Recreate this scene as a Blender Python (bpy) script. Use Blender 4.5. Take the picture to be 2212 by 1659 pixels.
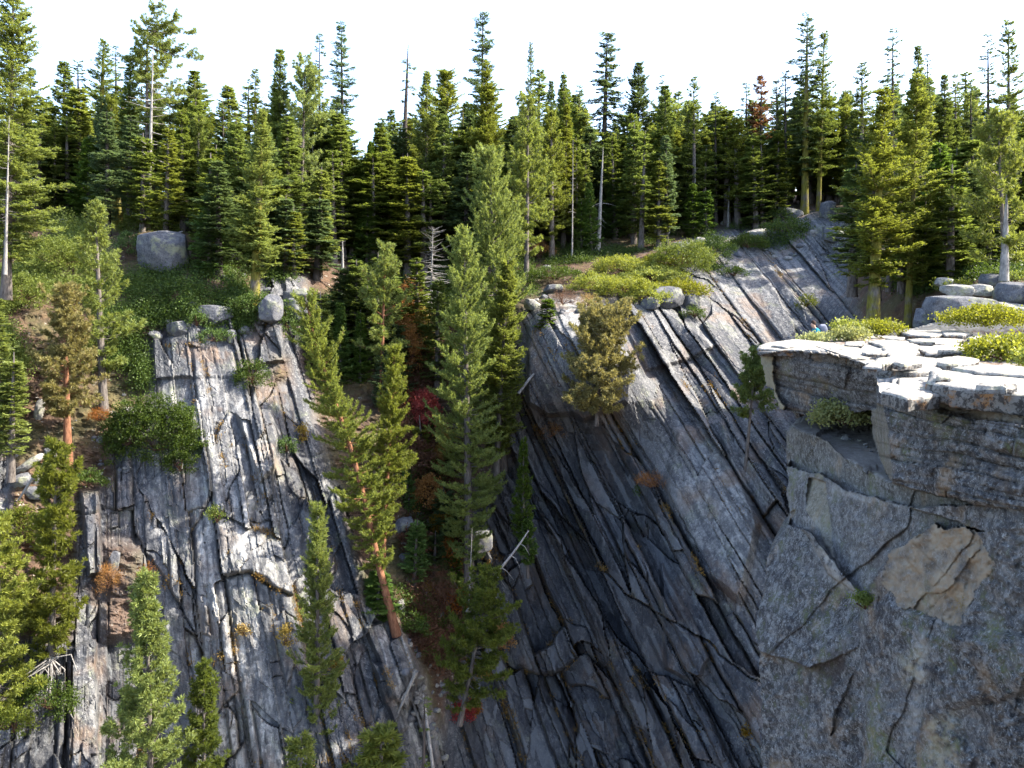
import bpy, math, random
import numpy as np
from mathutils import Vector

# ------------------------------------------------------------------ camera, sky, sun, exposure
S = bpy.context.scene
for o in list(bpy.data.objects): bpy.data.objects.remove(o)
F = 1720.0; CX, CY = 1106.0, 829.5; PITCH = math.radians(6.94)
cam = bpy.data.cameras.new("camera"); cam.sensor_width = 36; cam.lens = F / 2212 * 36
cam.clip_start = 0.1; cam.clip_end = 3000
camo = bpy.data.objects.new("camera", cam); S.collection.objects.link(camo)
camo.location = (0, 0, 0); camo.rotation_euler = (math.pi / 2 - PITCH, 0, 0)
S.camera = camo
SUN_EL, SUN_AZ = math.radians(41), math.radians(89)      # azimuth from straight ahead (+Y) towards the right (+X)
W = bpy.data.worlds.new("World"); S.world = W; W.use_nodes = True
nt = W.node_tree; bg = nt.nodes["Background"]
sky = nt.nodes.new("ShaderNodeTexSky"); sky.sky_type = 'NISHITA'; sky.sun_disc = False
sky.sun_elevation = SUN_EL; sky.sun_rotation = SUN_AZ; sky.altitude = 2000; sky.dust_density = 10.0; sky.air_density = 1.0; sky.ozone_density = 0.3
nt.links.new(sky.outputs[0], bg.inputs[0]); bg.inputs[1].default_value = 0.15
sl = bpy.data.lights.new("sun", 'SUN'); sl.energy = 3.5; sl.angle = math.radians(0.5); sl.color = (1.0, 0.93, 0.80)
so = bpy.data.objects.new("sun", sl); S.collection.objects.link(so)
SD = Vector((math.cos(SUN_EL) * math.sin(SUN_AZ), math.cos(SUN_EL) * math.cos(SUN_AZ), math.sin(SUN_EL)))
so.rotation_euler = SD.to_track_quat('Z', 'Y').to_euler(); so.location = (40, 20, 60)
S.view_settings.view_transform = 'Standard'; S.view_settings.look = 'None'
S.view_settings.gamma = 1.0; S.view_settings.exposure = 2.45
try:
    S.cycles.max_bounces = 6; S.cycles.diffuse_bounces = 3; S.cycles.transmission_bounces = 4
except Exception: pass

# ------------------------------------------------------------------ small helpers
rng = np.random.default_rng(7); random.seed(7)
cp, sp_ = math.cos(PITCH), math.sin(PITCH)
def unp(px, py, Y):
    """photo position (2212 x 1659 frame) and distance ahead -> point in the place"""
    px = np.asarray(px, float); py = np.asarray(py, float); Y = np.asarray(Y, float)
    xx = (px - CX) / F; yy = -(py - CY) / F
    dy = cp + sp_ * yy; dz = -sp_ + cp * yy
    return np.stack([xx / dy * Y, Y + 0 * xx, dz / dy * Y], -1)
def y_at_z(py, z):
    yy = -(np.asarray(py, float) - CY) / F
    sl_ = (-sp_ + cp * yy) / (cp + sp_ * yy)
    return np.where(sl_ < -1e-3, z / np.minimum(sl_, -1e-3), 500.0)
def hsh(ix, iy, s):
    v = np.sin(ix * 127.1 + iy * 311.7 + s * 74.7) * 43758.5453
    return v - np.floor(v)
def vno(x, y, s):
    ix = np.floor(x); iy = np.floor(y); fx = x - ix; fy = y - iy
    fx = fx * fx * (3 - 2 * fx); fy = fy * fy * (3 - 2 * fy)
    a = hsh(ix, iy, s); b = hsh(ix + 1, iy, s); c = hsh(ix, iy + 1, s); d = hsh(ix + 1, iy + 1, s)
    return (a + (b - a) * fx) * (1 - fy) + (c + (d - c) * fx) * fy
def fbm(x, y, s, o=4):
    t = 0; a = .5
    for k in range(o):
        t = t + a * (vno(x * 2 ** k, y * 2 ** k, s + k * 3.1) - .5); a *= .55
    return t * 2
def poly(px, py, P, soft=0):
    """1 inside the polygon; with soft, a linear edge of that many px"""
    P = np.asarray(P, float); ins = np.zeros(px.shape, bool); d2 = np.full(px.shape, 1e9)
    n = len(P)
    for i in range(n):
        x0, y0 = P[i]; x1, y1 = P[(i + 1) % n]
        c = ((y0 > py) != (y1 > py))
        with np.errstate(divide='ignore', invalid='ignore'):
            xi = (x1 - x0) * (py - y0) / (y1 - y0 if y1 != y0 else 1e-9) + x0
        ins ^= c & (px < xi)
        if soft:
            dx, dy = x1 - x0, y1 - y0; L = dx * dx + dy * dy + 1e-9
            t = np.clip(((px - x0) * dx + (py - y0) * dy) / L, 0, 1)
            d2 = np.minimum(d2, (px - x0 - t * dx) ** 2 + (py - y0 - t * dy) ** 2)
    if not soft: return ins.astype(float)
    d = np.sqrt(d2) * np.where(ins, 1, -1)
    return np.clip(d / soft * .5 + .5, 0, 1)
def cells1(x, s, j=.42):
    k = np.floor(x)
    b = lambda q: q + (hsh(q, q * 0 + 3.3, s) - .5) * 2 * j
    k = np.where(x < b(k), k - 1, k); k = np.where(x >= b(k + 1), k + 1, k)
    b0 = b(k); b1 = b(k + 1)
    return k, (x - b0) / (b1 - b0), np.minimum(x - b0, b1 - x)
def slabs(s, t, w, L, seed, amp, ts=1.0, tt=.6, crack=.5, cw=3.0, slant=.8, par=0.):
    """tilted facets, w wide and about L long; par (0..1 per parent facet) shifts the pattern so joints stop at the parent's edges"""
    s = s + np.floor(par * 97) * w * 3.37; t = t + np.floor(par * 89) * L * 1.71
    k, u, ds = cells1(s / w, seed)
    sl_ = (hsh(k, k * 0, seed + 5) - .5) * 2 * slant
    tt_ = (t + (u - .5) * w * sl_ * 2) / L + hsh(k, k * 0, seed + 9) * 37
    m, v, dt = cells1(tt_, seed + 2.2)
    r = hsh(k, m, seed + 11) - .5; a = hsh(k, m, seed + 13) - .5; c = hsh(k, m, seed + 17) - .5
    h = amp * (2 * r + 2 * ts * a * (u - .5) + 2 * tt * c * (v - .5) - .12 * np.abs(2 * u - 1) ** 13)
    cs = np.clip(hsh(k, m, seed + 23) * 2.2 - .9, 0, 1); ce = np.clip(hsh(k, m, seed + 29) * 2.4 - 1., 0, 1)
    cr = np.maximum(cs * np.exp(-(ds * w / cw) ** 2), .8 * ce * np.exp(-(dt * L / cw) ** 2))
    return h - amp * crack * cr, cr, hsh(k, m, seed + 19)
COL = S.collection
def mesh_np(name, V, Fq, mats=(), attrs=None, smooth=True, tri=False):
    me = bpy.data.meshes.new(name); V = np.asarray(V, np.float32); Fq = np.asarray(Fq, np.int32)
    k = Fq.shape[1]
    me.vertices.add(len(V)); me.vertices.foreach_set('co', V.ravel())
    me.loops.add(Fq.size); me.loops.foreach_set('vertex_index', Fq.ravel())
    me.polygons.add(len(Fq)); me.polygons.foreach_set('loop_start', np.arange(0, Fq.size, k, dtype=np.int32))
    me.polygons.foreach_set('use_smooth', np.full(len(Fq), smooth))
    for m in mats: me.materials.append(m)
    if attrs:
        for an, av in attrs.items():
            dom = 'POINT' if len(av) == len(V) else 'FACE'
            a = me.attributes.new(an, 'FLOAT', dom); a.data.foreach_set('value', np.asarray(av, np.float32))
    me.update(calc_edges=True)
    return me
def link(name, me, parent=None):
    o = bpy.data.objects.new(name, me); COL.objects.link(o)
    if parent is not None: o.parent = parent
    return o
def empty(name, loc):
    o = bpy.data.objects.new(name, None); o.empty_display_size = .2; COL.objects.link(o); o.location = loc; return o
def tag(o, label=None, cat=None, group=None, kind=None):
    if label: o['label'] = label
    if cat: o['category'] = cat
    if group: o['group'] = group
    if kind: o['kind'] = kind
    return o

# ------------------------------------------------------------------ materials
class NT:
    def __init__(s, name):
        s.m = bpy.data.materials.new(name); s.m.use_nodes = True; s.t = s.m.node_tree; s.t.nodes.clear()
        s.out = s.n('ShaderNodeOutputMaterial')
    def n(s, ty, ins=None, **kw):
        nd = s.t.nodes.new(ty)
        for k, v in kw.items(): setattr(nd, k, v)
        for k, v in (ins or {}).items(): s.set(nd.inputs[k], v)
        return nd
    def set(s, sock, v):
        if isinstance(v, bpy.types.NodeSocket): s.t.links.new(v, sock)
        else: sock.default_value = (*v, 1) if isinstance(v, tuple) and len(v) == 3 and sock.type == 'RGBA' else v
    def noise(s, vec, sc, det=4, ro=.55): return s.n('ShaderNodeTexNoise', {'Vector': vec, 'Scale': sc, 'Detail': det, 'Roughness': ro}).outputs[0]
    def ramp(s, f, a, b, lo=0., hi=1.):
        r = s.n('ShaderNodeMapRange', {0: f, 1: a, 2: b, 3: lo, 4: hi}); return r.outputs[0]
    def mix(s, f, a, b, mode='MIX'):
        m = s.n('ShaderNodeMix', data_type='RGBA', blend_type=mode); s.set(m.inputs[0], f); s.set(m.inputs[6], a); s.set(m.inputs[7], b); return m.outputs[2]
    def math(s, op, a, b=0.):
        m = s.n('ShaderNodeMath', {0: a, 1: b}, operation=op); return m.outputs[0]
    def attr(s, nme): return s.n('ShaderNodeAttribute', attribute_name=nme).outputs['Fac']
    def bsdf(s, col, rough=.9, bump=None, dist=.1, strength=.6, spec=.2):
        p = s.n('ShaderNodeBsdfPrincipled', {'Base Color': col, 'Roughness': rough, 'Specular IOR Level': spec})
        if bump is not None:
            b = s.n('ShaderNodeBump', {'Height': bump, 'Distance': dist, 'Strength': strength}); s.set(p.inputs['Normal'], b.outputs[0])
        s.t.links.new(p.outputs[0], s.out.inputs[0]); return s.m
def rock_far():
    q = NT('weathered_granite'); co = q.n('ShaderNodeTexCoord').outputs['Object']
    st = q.n('ShaderNodeMapping', {'Vector': co, 'Rotation': (0, math.radians(-18), 0), 'Scale': (1.6, .8, .16)}).outputs[0]
    big = q.noise(co, .22, 4); strk = q.noise(st, 1.3, 6, .65); fin = q.noise(co, 2.6, 8, .7); spk = q.noise(co, 6.5, 5, .8)
    c = q.mix(q.ramp(big, .3, .7), (.085, .088, .10), (.17, .166, .165))
    c = q.mix(q.ramp(fin, .40, .60), q.mix(.6, c, (.035, .037, .045)), c)
    mt = q.noise(q.n('ShaderNodeMapping', {'Vector': co, 'Rotation': (0, math.radians(-18), 0), 'Scale': (1., 1., .45)}).outputs[0], 3.4, 7, .85)
    c = q.mix(q.ramp(mt, .50, .54, 0, .75), c, (.028, .030, .038)); c = q.mix(q.ramp(mt, .46, .42, 0, .5), c, (.235, .228, .215))
    c = q.mix(q.ramp(strk, .38, .62), q.mix(.45, c, (.035, .04, .05)), c)
    pale = q.attr('pale')
    pm = q.math('MULTIPLY', q.ramp(strk, .42, .60), q.ramp(fin, .42, .56))
    c = q.mix(q.math('MULTIPLY', pale, q.math('ADD', pm, .25)), c, (.42, .41, .39))
    c = q.mix(q.math('MULTIPLY', q.ramp(spk, .56, .62), .65), c, (.36, .36, .35))
    lich = q.noise(co, .5, 5, .7)
    c = q.mix(q.math('MULTIPLY', q.math('MULTIPLY', q.ramp(lich, .55, .68), q.ramp(spk, .42, .6)), .5), c, (.22, .25, .10))
    warm = q.noise(co, .33, 3)
    c = q.mix(q.math('MULTIPLY', q.ramp(warm, .54, .66), .45), c, (.20, .125, .075))
    tn = q.attr('tone'); c = q.mix(q.ramp(tn, .45, 0., 0, .65), c, (.032, .036, .046)); c = q.mix(q.ramp(tn, .6, 1., 0, .3), c, (.26, .26, .26))
    stn_shd = q.attr('stain_shade')
    c = q.mix(q.math('MULTIPLY', stn_shd, q.ramp(strk, .68, .40, .45, .95)), c, (.010, .012, .018))  # near-black colour: water stain plus the dark wall's painted shade
    c = q.mix(q.math('MULTIPLY', stn_shd, q.ramp(tn, .60, .95, 0, .75)), c, (.12, .128, .14))  # some slabs coloured paler as painted highlights on the dark wall
    cr = q.attr('crack')
    c = q.mix(q.math('MULTIPLY', cr, q.ramp(fin, .4, .6, .2, .75)), c, (.05, .042, .03))
    sn = q.noise(co, 1.1, 8, .7)
    soil = q.mix(q.ramp(sn, .35, .68), (.035, .023, .017), (.12, .072, .045))
    soil = q.mix(q.ramp(fin, .60, .66), soil, (.27, .25, .22))
    soil = q.mix(q.math('MULTIPLY', q.ramp(big, .48, .6), .55), soil, (.065, .07, .025))
    sm = q.attr('soil')
    c = q.mix(sm, c, soil)
    rust = q.attr('rust')
    c = q.mix(q.math('MULTIPLY', rust, q.ramp(fin, .40, .55)), c, q.mix(q.ramp(sn, .42, .58), (.085, .042, .024), (.085, .075, .025)))
    bh = q.math('ADD', q.math('MULTIPLY', fin, .7), q.math('ADD', q.math('MULTIPLY', spk, .3), q.math('MULTIPLY', strk, .8)))
    return q.bsdf(c, q.ramp(stn_shd, 0, 1, .85, .42), bh, .22, .7, q.ramp(stn_shd, 0, 1, .25, .4))
def rock_near():
    q = NT('lichened_granite'); co = q.n('ShaderNodeTexCoord').outputs['Object']
    big = q.noise(co, .5, 4); mid = q.noise(co, 2.2, 6, .65); fin = q.noise(co, 6.5, 7, .8); spk = q.noise(co, 15, 4, .8)
    vor = q.n('ShaderNodeTexVoronoi', {'Vector': q.n('ShaderNodeVectorMath', {0: co, 1: q.n('ShaderNodeTexNoise', {'Vector': co, 'Scale': 6.}).outputs['Color']}, operation='ADD').outputs[0], 'Scale': 9.}).outputs['Distance']
    c = q.mix(q.ramp(mid, .32, .68), (.08, .077, .08), (.165, .157, .148))
    dk = q.math('MULTIPLY', q.ramp(fin, .49, .53), q.ramp(big, .30, .58, .35, 1))
    c = q.mix(q.math('MULTIPLY', dk, .85), c, (.022, .021, .021))
    c = q.mix(q.ramp(spk, .56, .62, 0, .75), c, (.32, .32, .31))
    c = q.mix(q.math('MULTIPLY', q.ramp(vor, .17, .08), q.ramp(mid, .45, .6)), c, (.27, .29, .26))
    vb = q.noise(co, 3.6, 7, .85); c = q.mix(q.math('MULTIPLY', q.ramp(vb, .50, .53), q.ramp(q.noise(co, .35, 3), .38, .58, .15, .75)), c, (.028, .025, .026)); c = q.mix(q.ramp(vb, .46, .42, 0, .5), c, (.235, .230, .22))
    gl = q.noise(co, .9, 5, .7)
    c = q.mix(q.math('MULTIPLY', q.ramp(gl, .54, .68), q.ramp(fin, .42, .58, 0, .5)), c, (.19, .21, .075))
    c = q.mix(q.math('MULTIPLY', q.ramp(q.noise(co, .7, 4), .58, .68), .45), c, (.26, .18, .11))
    cr = q.attr('cream'); c = q.mix(q.math('MULTIPLY', cr, q.ramp(fin, .7, .42, .35, .9)), c, (.30, .26, .17))
    orr = q.attr('orange')
    c = q.mix(q.math('MULTIPLY', orr, q.ramp(spk, .75, .55, .7, 1)), c, q.mix(q.ramp(mid, .38, .66), (.22, .185, .14), q.mix(q.ramp(mid, .45, .55), (.30, .175, .08), (.28, .225, .16))))
    dr = q.attr('dark'); c = q.mix(q.math('MULTIPLY', dr, q.ramp(fin, .7, .4, .2, .9)), c, (.045, .032, .028))
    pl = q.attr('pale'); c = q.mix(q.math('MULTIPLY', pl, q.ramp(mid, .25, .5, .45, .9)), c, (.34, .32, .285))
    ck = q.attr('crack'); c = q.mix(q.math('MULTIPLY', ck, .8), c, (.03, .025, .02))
    so_ = q.attr('soil'); c = q.mix(so_, c, q.mix(q.ramp(fin, .4, .6), (.06, .04, .03), (.19, .135, .10)))
    bh = q.math('ADD', q.math('MULTIPLY', mid, 1.), q.math('ADD', q.math('MULTIPLY', fin, .45), q.math('MULTIPLY', spk, .2)))
    return q.bsdf(c, .9, bh, .10, .8, .15)
def boulder_mat(name, c0, c1, sc=1.):
    q = NT(name); co = q.n('ShaderNodeTexCoord').outputs['Object']
    mid = q.noise(co, 1.6 * sc, 6, .65); fin = q.noise(co, 7 * sc, 6, .72); spk = q.noise(co, 17 * sc, 4, .7)
    c = q.mix(q.ramp(mid, .35, .65), c0, c1)
    c = q.mix(q.ramp(fin, .5, .62, 0, .65), c, (.03, .03, .035)); c = q.mix(q.ramp(spk, .6, .68, 0, .6), c, (.33, .33, .32))
    c = q.mix(q.math('MULTIPLY', q.ramp(q.noise(co, .8 * sc, 4, .7), .54, .66), .5), c, (.24, .25, .12))
    return q.bsdf(c, .9, q.math('ADD', mid, q.math('MULTIPLY', fin, .4)), .12, .7, .15)
def leaf(name, c0, c1, tr=.45, ov=.35):
    q = NT(name); r = q.attr('rnd'); oi = q.n('ShaderNodeObjectInfo').outputs['Random']
    c = q.mix(r, c0, c1)
    hv = q.n('ShaderNodeHueSaturation', {'Hue': q.ramp(oi, 0, 1, .485, .515), 'Saturation': q.ramp(oi, 0, 1, 1.1, .85), 'Value': q.ramp(oi, 0, 1, 1 - ov, 1 + ov), 'Color': c}).outputs[0]
    d = q.n('ShaderNodeBsdfPrincipled', {'Base Color': hv, 'Roughness': .55, 'Specular IOR Level': .25}); t = q.n('ShaderNodeBsdfTranslucent', {'Color': q.mix(.5, hv, (c1[0] * 1.6, c1[1] * 1.5, c1[2] * .8))})
    m = q.n('ShaderNodeMixShader', {0: tr}); q.set(m.inputs[1], d.outputs[0]); q.set(m.inputs[2], t.outputs[0]); q.t.links.new(m.outputs[0], q.out.inputs[0]); return q.m
def bark(name, c0, c1, moss=0.):
    q = NT(name); co = q.n('ShaderNodeTexCoord').outputs['Object']
    st = q.n('ShaderNodeMapping', {'Vector': co, 'Scale': (5, 5, .9)}).outputs[0]
    n1 = q.noise(st, 2.2, 6, .7); c = q.mix(q.ramp(n1, .36, .64), c0, c1)
    if moss:
        n2 = q.noise(co, .8, 5, .7)
        c = q.mix(q.math('MULTIPLY', q.ramp(n2, .36, .50), moss), c, q.mix(q.ramp(n1, .35, .65), (.075, .068, .012), (.17, .155, .028)))
    return q.bsdf(c, .95, n1, .05, .7, .1)
M = {}
M['rock'] = rock_far(); M['near'] = rock_near()
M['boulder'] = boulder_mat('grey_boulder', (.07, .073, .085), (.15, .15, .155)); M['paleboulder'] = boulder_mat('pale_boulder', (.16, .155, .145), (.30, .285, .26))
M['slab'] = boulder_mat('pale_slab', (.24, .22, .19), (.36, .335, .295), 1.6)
def edge_mat():
    q = NT('rusty_broken_edge'); co = q.n('ShaderNodeTexCoord').outputs['Object']; n1 = q.noise(co, 2.2, 5, .7); n2 = q.noise(co, 8, 5, .75)
    c = q.mix(q.ramp(n1, .55, .64), (.17, .165, .155), (.22, .12, .055)); c = q.mix(q.ramp(n2, .47, .55, 0, .85), c, (.03, .028, .028)); return q.bsdf(c, .9, n2, .08, .7, .1)
M['edge'] = edge_mat()
M['bark'] = bark('grey_bark', (.05, .042, .038), (.16, .14, .125)); M['moss'] = bark('mossy_bark', (.06, .05, .04), (.15, .13, .11), .95)
M['red'] = bark('red_bark', (.09, .04, .022), (.27, .13, .075)); M['dead'] = bark('bleached_wood', (.11, .105, .10), (.32, .30, .28)); M['darkbark'] = bark('dark_bark', (.03, .026, .024), (.085, .07, .062))
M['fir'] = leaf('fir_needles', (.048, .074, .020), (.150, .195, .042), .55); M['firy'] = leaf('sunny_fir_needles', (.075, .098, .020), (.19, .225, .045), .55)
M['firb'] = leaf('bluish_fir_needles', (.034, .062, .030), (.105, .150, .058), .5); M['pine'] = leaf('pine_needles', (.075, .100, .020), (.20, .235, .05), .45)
M['brush'] = leaf('lodgepole_needles', (.080, .104, .020), (.205, .245, .048), .5); M['young'] = leaf('young_fir_needles', (.042, .086, .016), (.115, .185, .032), .5)
M['deadn'] = leaf('dead_needles', (.11, .055, .03), (.22, .11, .06)); M['greyn'] = leaf('dusty_pine_needles', (.11, .10, .035), (.25, .225, .085), .4)
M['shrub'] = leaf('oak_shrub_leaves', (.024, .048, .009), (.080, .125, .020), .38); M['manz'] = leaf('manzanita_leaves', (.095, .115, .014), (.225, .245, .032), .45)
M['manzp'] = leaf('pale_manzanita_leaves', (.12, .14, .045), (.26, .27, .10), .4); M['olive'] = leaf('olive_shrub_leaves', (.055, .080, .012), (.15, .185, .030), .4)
M['lred'] = leaf('red_leaves', (.14, .012, .018), (.33, .035, .035)); M['lora'] = leaf('orange_leaves', (.17, .065, .018), (.34, .16, .035)); M['lyel'] = leaf('yellow_leaves', (.18, .125, .02), (.33, .24, .05))
M['lbrn'] = leaf('brown_twigs', (.06, .032, .022), (.165, .085, .045), .2); M['lgrass'] = leaf('dry_grass_blades', (.13, .08, .02), (.30, .19, .05), .3)
M['stem'] = bark('shrub_stem', (.06, .03, .02), (.14, .08, .055))

# ------------------------------------------------------------------ the far side of the gorge: one sheet of ground and rock
CTRL = """
425: -400 100, 0 100, 300 102, 600 105, 900 109, 1100 110, 1500 110, 1740 98, 2000 100, 2250 98, 2650 95
480: -400 80, 0 80, 300 76, 600 84, 900 92, 1200 95, 1500 93, 1740 84, 1850 80, 2100 85, 2300 80, 2650 72
560: -400 66, 0 68, 300 68, 640 74, 850 82, 1150 83, 1350 80, 1470 78, 1650 80, 1830 76, 2000 60, 2150 53, 2400 48, 2650 47
620: -400 61, 0 62, 330 63, 640 68, 900 76, 1060 75, 1200 72, 1380 72, 1550 73, 1750 73, 1830 71, 1900 60, 2050 48, 2200 44, 2650 42
700: -400 56, 0 57, 320 60, 480 61, 620 62.5, 720 69, 880 73, 1050 71, 1150 65, 1300 63.5, 1500 68, 1700 68.5, 1800 67, 1890 56, 2000 48, 2300 44, 2650 42
800: -400 53, 0 54, 220 57.5, 350 58, 550 59.5, 660 63, 800 67, 920 69, 1080 65, 1180 61, 1300 59, 1450 64, 1600 64, 1750 62, 1900 56, 2300 50
900: -400 51, 0 52, 200 55, 400 55.5, 580 57, 680 60.5, 850 64.5, 950 66.5, 1080 65, 1180 63.5, 1300 60.5, 1450 59.5, 1600 58.5, 1700 57, 1900 54, 2300 52
1050: -400 47.5, 0 49, 150 51.5, 350 52, 600 54, 720 57, 850 60.5, 960 63.5, 1060 63.5, 1200 64, 1350 60, 1480 55, 1600 53, 1700 51.5, 1900 51, 2300 50
1250: -400 44, 0 45.5, 200 48, 450 49, 650 50.5, 780 53.5, 900 57, 960 59.5, 1060 61, 1200 60.5, 1350 56, 1500 51, 1620 48.2, 1750 47.5, 2300 47
1450: -400 42, 0 43, 300 46.5, 600 47.5, 800 49.5, 880 50.5, 960 55.5, 1080 58, 1250 56.5, 1400 52, 1550 47.6, 1650 45.4, 1900 45, 2300 45
1660: -400 39, 0 41, 300 44, 600 45, 850 46.5, 950 52, 1100 54.5, 1300 52.2, 1500 47, 1650 43.5, 1900 43, 2300 43
1950: -400 37, 300 40, 800 42.5, 1200 48, 1600 42, 2300 40
"""
cpx, cpy, cY = [], [], []
for ln in CTRL.strip().splitlines():
    y, r = ln.split(':')
    for it in r.split(','):
        a, b = it.split(); cpx.append(float(a)); cpy.append(float(y)); cY.append(float(b))
cpx, cpy, cY = map(np.array, (cpx, cpy, cY))
def tps_k(r2): return np.where(r2 > 0, .5 * r2 * np.log(np.maximum(r2, 1e-12)), 0)
_a, _b = cpx / 1000, cpy / 600
K = tps_k((_a[:, None] - _a) ** 2 + (_b[:, None] - _b) ** 2) + np.eye(len(_a)) * 2e-4
Pm = np.stack([np.ones_like(_a), _a, _b], 1); n_ = len(_a)
A = np.zeros((n_ + 3, n_ + 3)); A[:n_, :n_] = K; A[:n_, n_:] = Pm; A[n_:, :n_] = Pm.T
wt = np.linalg.solve(A, np.concatenate([cY, np.zeros(3)]))
def tps(px, py):
    a, b = px / 1000, py / 600; r = wt[n_] + wt[n_ + 1] * a + wt[n_ + 2] * b
    for i in range(n_): r = r + wt[i] * tps_k((a - _a[i]) ** 2 + (b - _b[i]) ** 2)
    return r
STEP = 2.6; GX0, GX1, GY0, GY1 = -380., 2640., 418., 1915.
gx = np.arange(GX0, GX1, STEP); gy = np.arange(GY0, GY1, STEP)
cxs = np.arange(GX0 - 20, GX1 + 40, 12.); cys = np.arange(GY0 - 20, GY1 + 40, 12.)
CC = tps(*np.meshgrid(cxs, cys))
def bil(Z, x0, y0, st, px, py):
    fx = np.clip((px - x0) / st, 0, Z.shape[1] - 1.001); fy = np.clip((py - y0) / st, 0, Z.shape[0] - 1.001)
    ix = fx.astype(int); iy = fy.astype(int); fx = fx - ix; fy = fy - iy
    return (Z[iy, ix] * (1 - fx) + Z[iy, ix + 1] * fx) * (1 - fy) + (Z[iy + 1, ix] * (1 - fx) + Z[iy + 1, ix + 1] * fx) * fy
PX, PY = np.meshgrid(gx, gy)
D0 = bil(CC, cxs[0], cys[0], 12., PX, PY)
wx = PX + 14 * fbm(PX / 60, PY / 60, 1, 4); wy = PY + 14 * fbm(PX / 60, PY / 60, 2, 4)
WL = [(318, 735), (360, 695), (470, 665), (560, 690), (612, 600), (665, 600), (690, 700), (650, 760), (690, 930), (745, 1100), (800, 1300), (900, 1390), (935, 1560), (1000, 1700), (1060, 2000), (-500, 2000), (-500, 1420), (150, 1380), (175, 1080), (235, 1040), (240, 930), (325, 880)]
WR = [(1120, 680), (1180, 640), (1400, 640), (1430, 540), (1640, 460), (1700, 440), (1830, 470), (1840, 600), (1850, 700), (2700, 720), (2700, 2000), (960, 2000), (955, 1560), (1010, 1430), (985, 1260), (1050, 1060), (1110, 920)]
mL = poly(wx, wy, WL, 14); mR = poly(wx, wy, WR, 14)
extra = [[(-400, 940), (20, 930), (35, 1040), (20, 1150), (-400, 1200)], [(560, 600), (665, 590), (670, 700), (600, 740), (555, 690)], [(1010, 1080), (1110, 1000), (1110, 1260), (1050, 1260)]]
for e in extra: mL = np.maximum(mL, poly(wx, wy, e, 10))
soilpatch = [[(232, 1180), (300, 1170), (325, 1330), (300, 1380), (225, 1380)], [(590, 770), (625, 770), (630, 830), (590, 830)]]
for e in soilpatch: mL = mL * (1 - .8 * poly(wx, wy, e, 14))
mRock = np.clip(mL + mR, 0, 1)
# rock slabs along the joints, which fan out down each wall
sw = 5 * fbm(PX / 90, PY / 260, 21, 2) + 2.5 * fbm(PX / 14, PY / 50, 22, 3)
sL = (PX - 240) / (PY + 450) * 1650 + sw; sR = (PX - 126) / (PY + 1258) * 2458 + sw * 1.2
tw = 40 * fbm(PX / 90, PY / 90, 23, 3)
lowL = np.clip((PY - 760) / 260, .35, 1)
hL = 0; cL = 0; pr = 0. * PX
for i, (w, L, sd, am, ck) in enumerate(((135, 300, 31, .80, .5), (62, 170, 33, .46, .7), (28, 95, 35, .24, .9), (12, 60, 37, .07, .6))):
    mod = 1. if i == 0 else np.clip(pr * 1.9 - .35, .08, 1.25) * (lowL if i > 1 else .5 + .5 * lowL)
    h, c, r = slabs(sL, PY + tw, w, L, sd, am * mod, 1.0, 1.0, ck, max(2.4, w * .05), 1.1, pr); hL = hL + h; cL = np.maximum(cL, c * (1 if w > 14 else .3) * np.minimum(mod + .2, 1)); pr = (pr * .37 + r) % 1.
upz = np.clip((980 - PY) / 180, 0, 1) * np.clip((PX - 1240) / 100, 0, 1)
hR = 0; cR = 0; pr = 0. * PX
for i, (w, L, sd, am, ck) in enumerate(((170, 760, 41, 1.5, .4), (72, 270, 43, .95, .6), (27, 260, 45, .46, .9), (14, 80, 47, .06, .5))):
    mod = 1. if i == 0 else np.clip(pr * 2. - (.2 if i == 1 else .5), .08, 1.3) * (1 - (.15 if i == 1 else .7) * upz)
    h, c, r = slabs(sR, PY + .2 * PX + tw * 1.3, w, L, sd, am * mod, 1.4, 1., ck, max(2.4, w * .04), 1.6, pr); hR = hR + h; cR = np.maximum(cR, c * (1 if w > 15 else .25) * np.minimum(mod + .2, 1)); pr = (pr * .37 + r) % 1.
tone = np.where(mR > .5, (r + pr) % 1., (pr * 1.7) % 1.)
up = np.clip((760 - PY) / 160, 0, 1) * np.clip((PX - 1350) / 150, 0, 1)     # the smoother, exfoliating upper slope
hR = hR * (1 - .5 * up)
blk = poly(wx, wy, [(1138, 700), (1195, 652), (1330, 682), (1372, 790), (1352, 868), (1262, 908), (1240, 893), (1180, 900), (1140, 868)], 10); hR = hR * (1 - .6 * blk)
hS = 1.3 * fbm(PX / 140, PY / 60, 51, 4) + .35 * fbm(PX / 18, PY / 10, 53, 3)
fine = .05 * fbm(PX / 9, PY / 14, 55, 3) + .12 * fbm(PX / 34, PY / 40, 56, 3)
disp = mL * hL + mR * hR + (1 - mRock) * hS + fine
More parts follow.
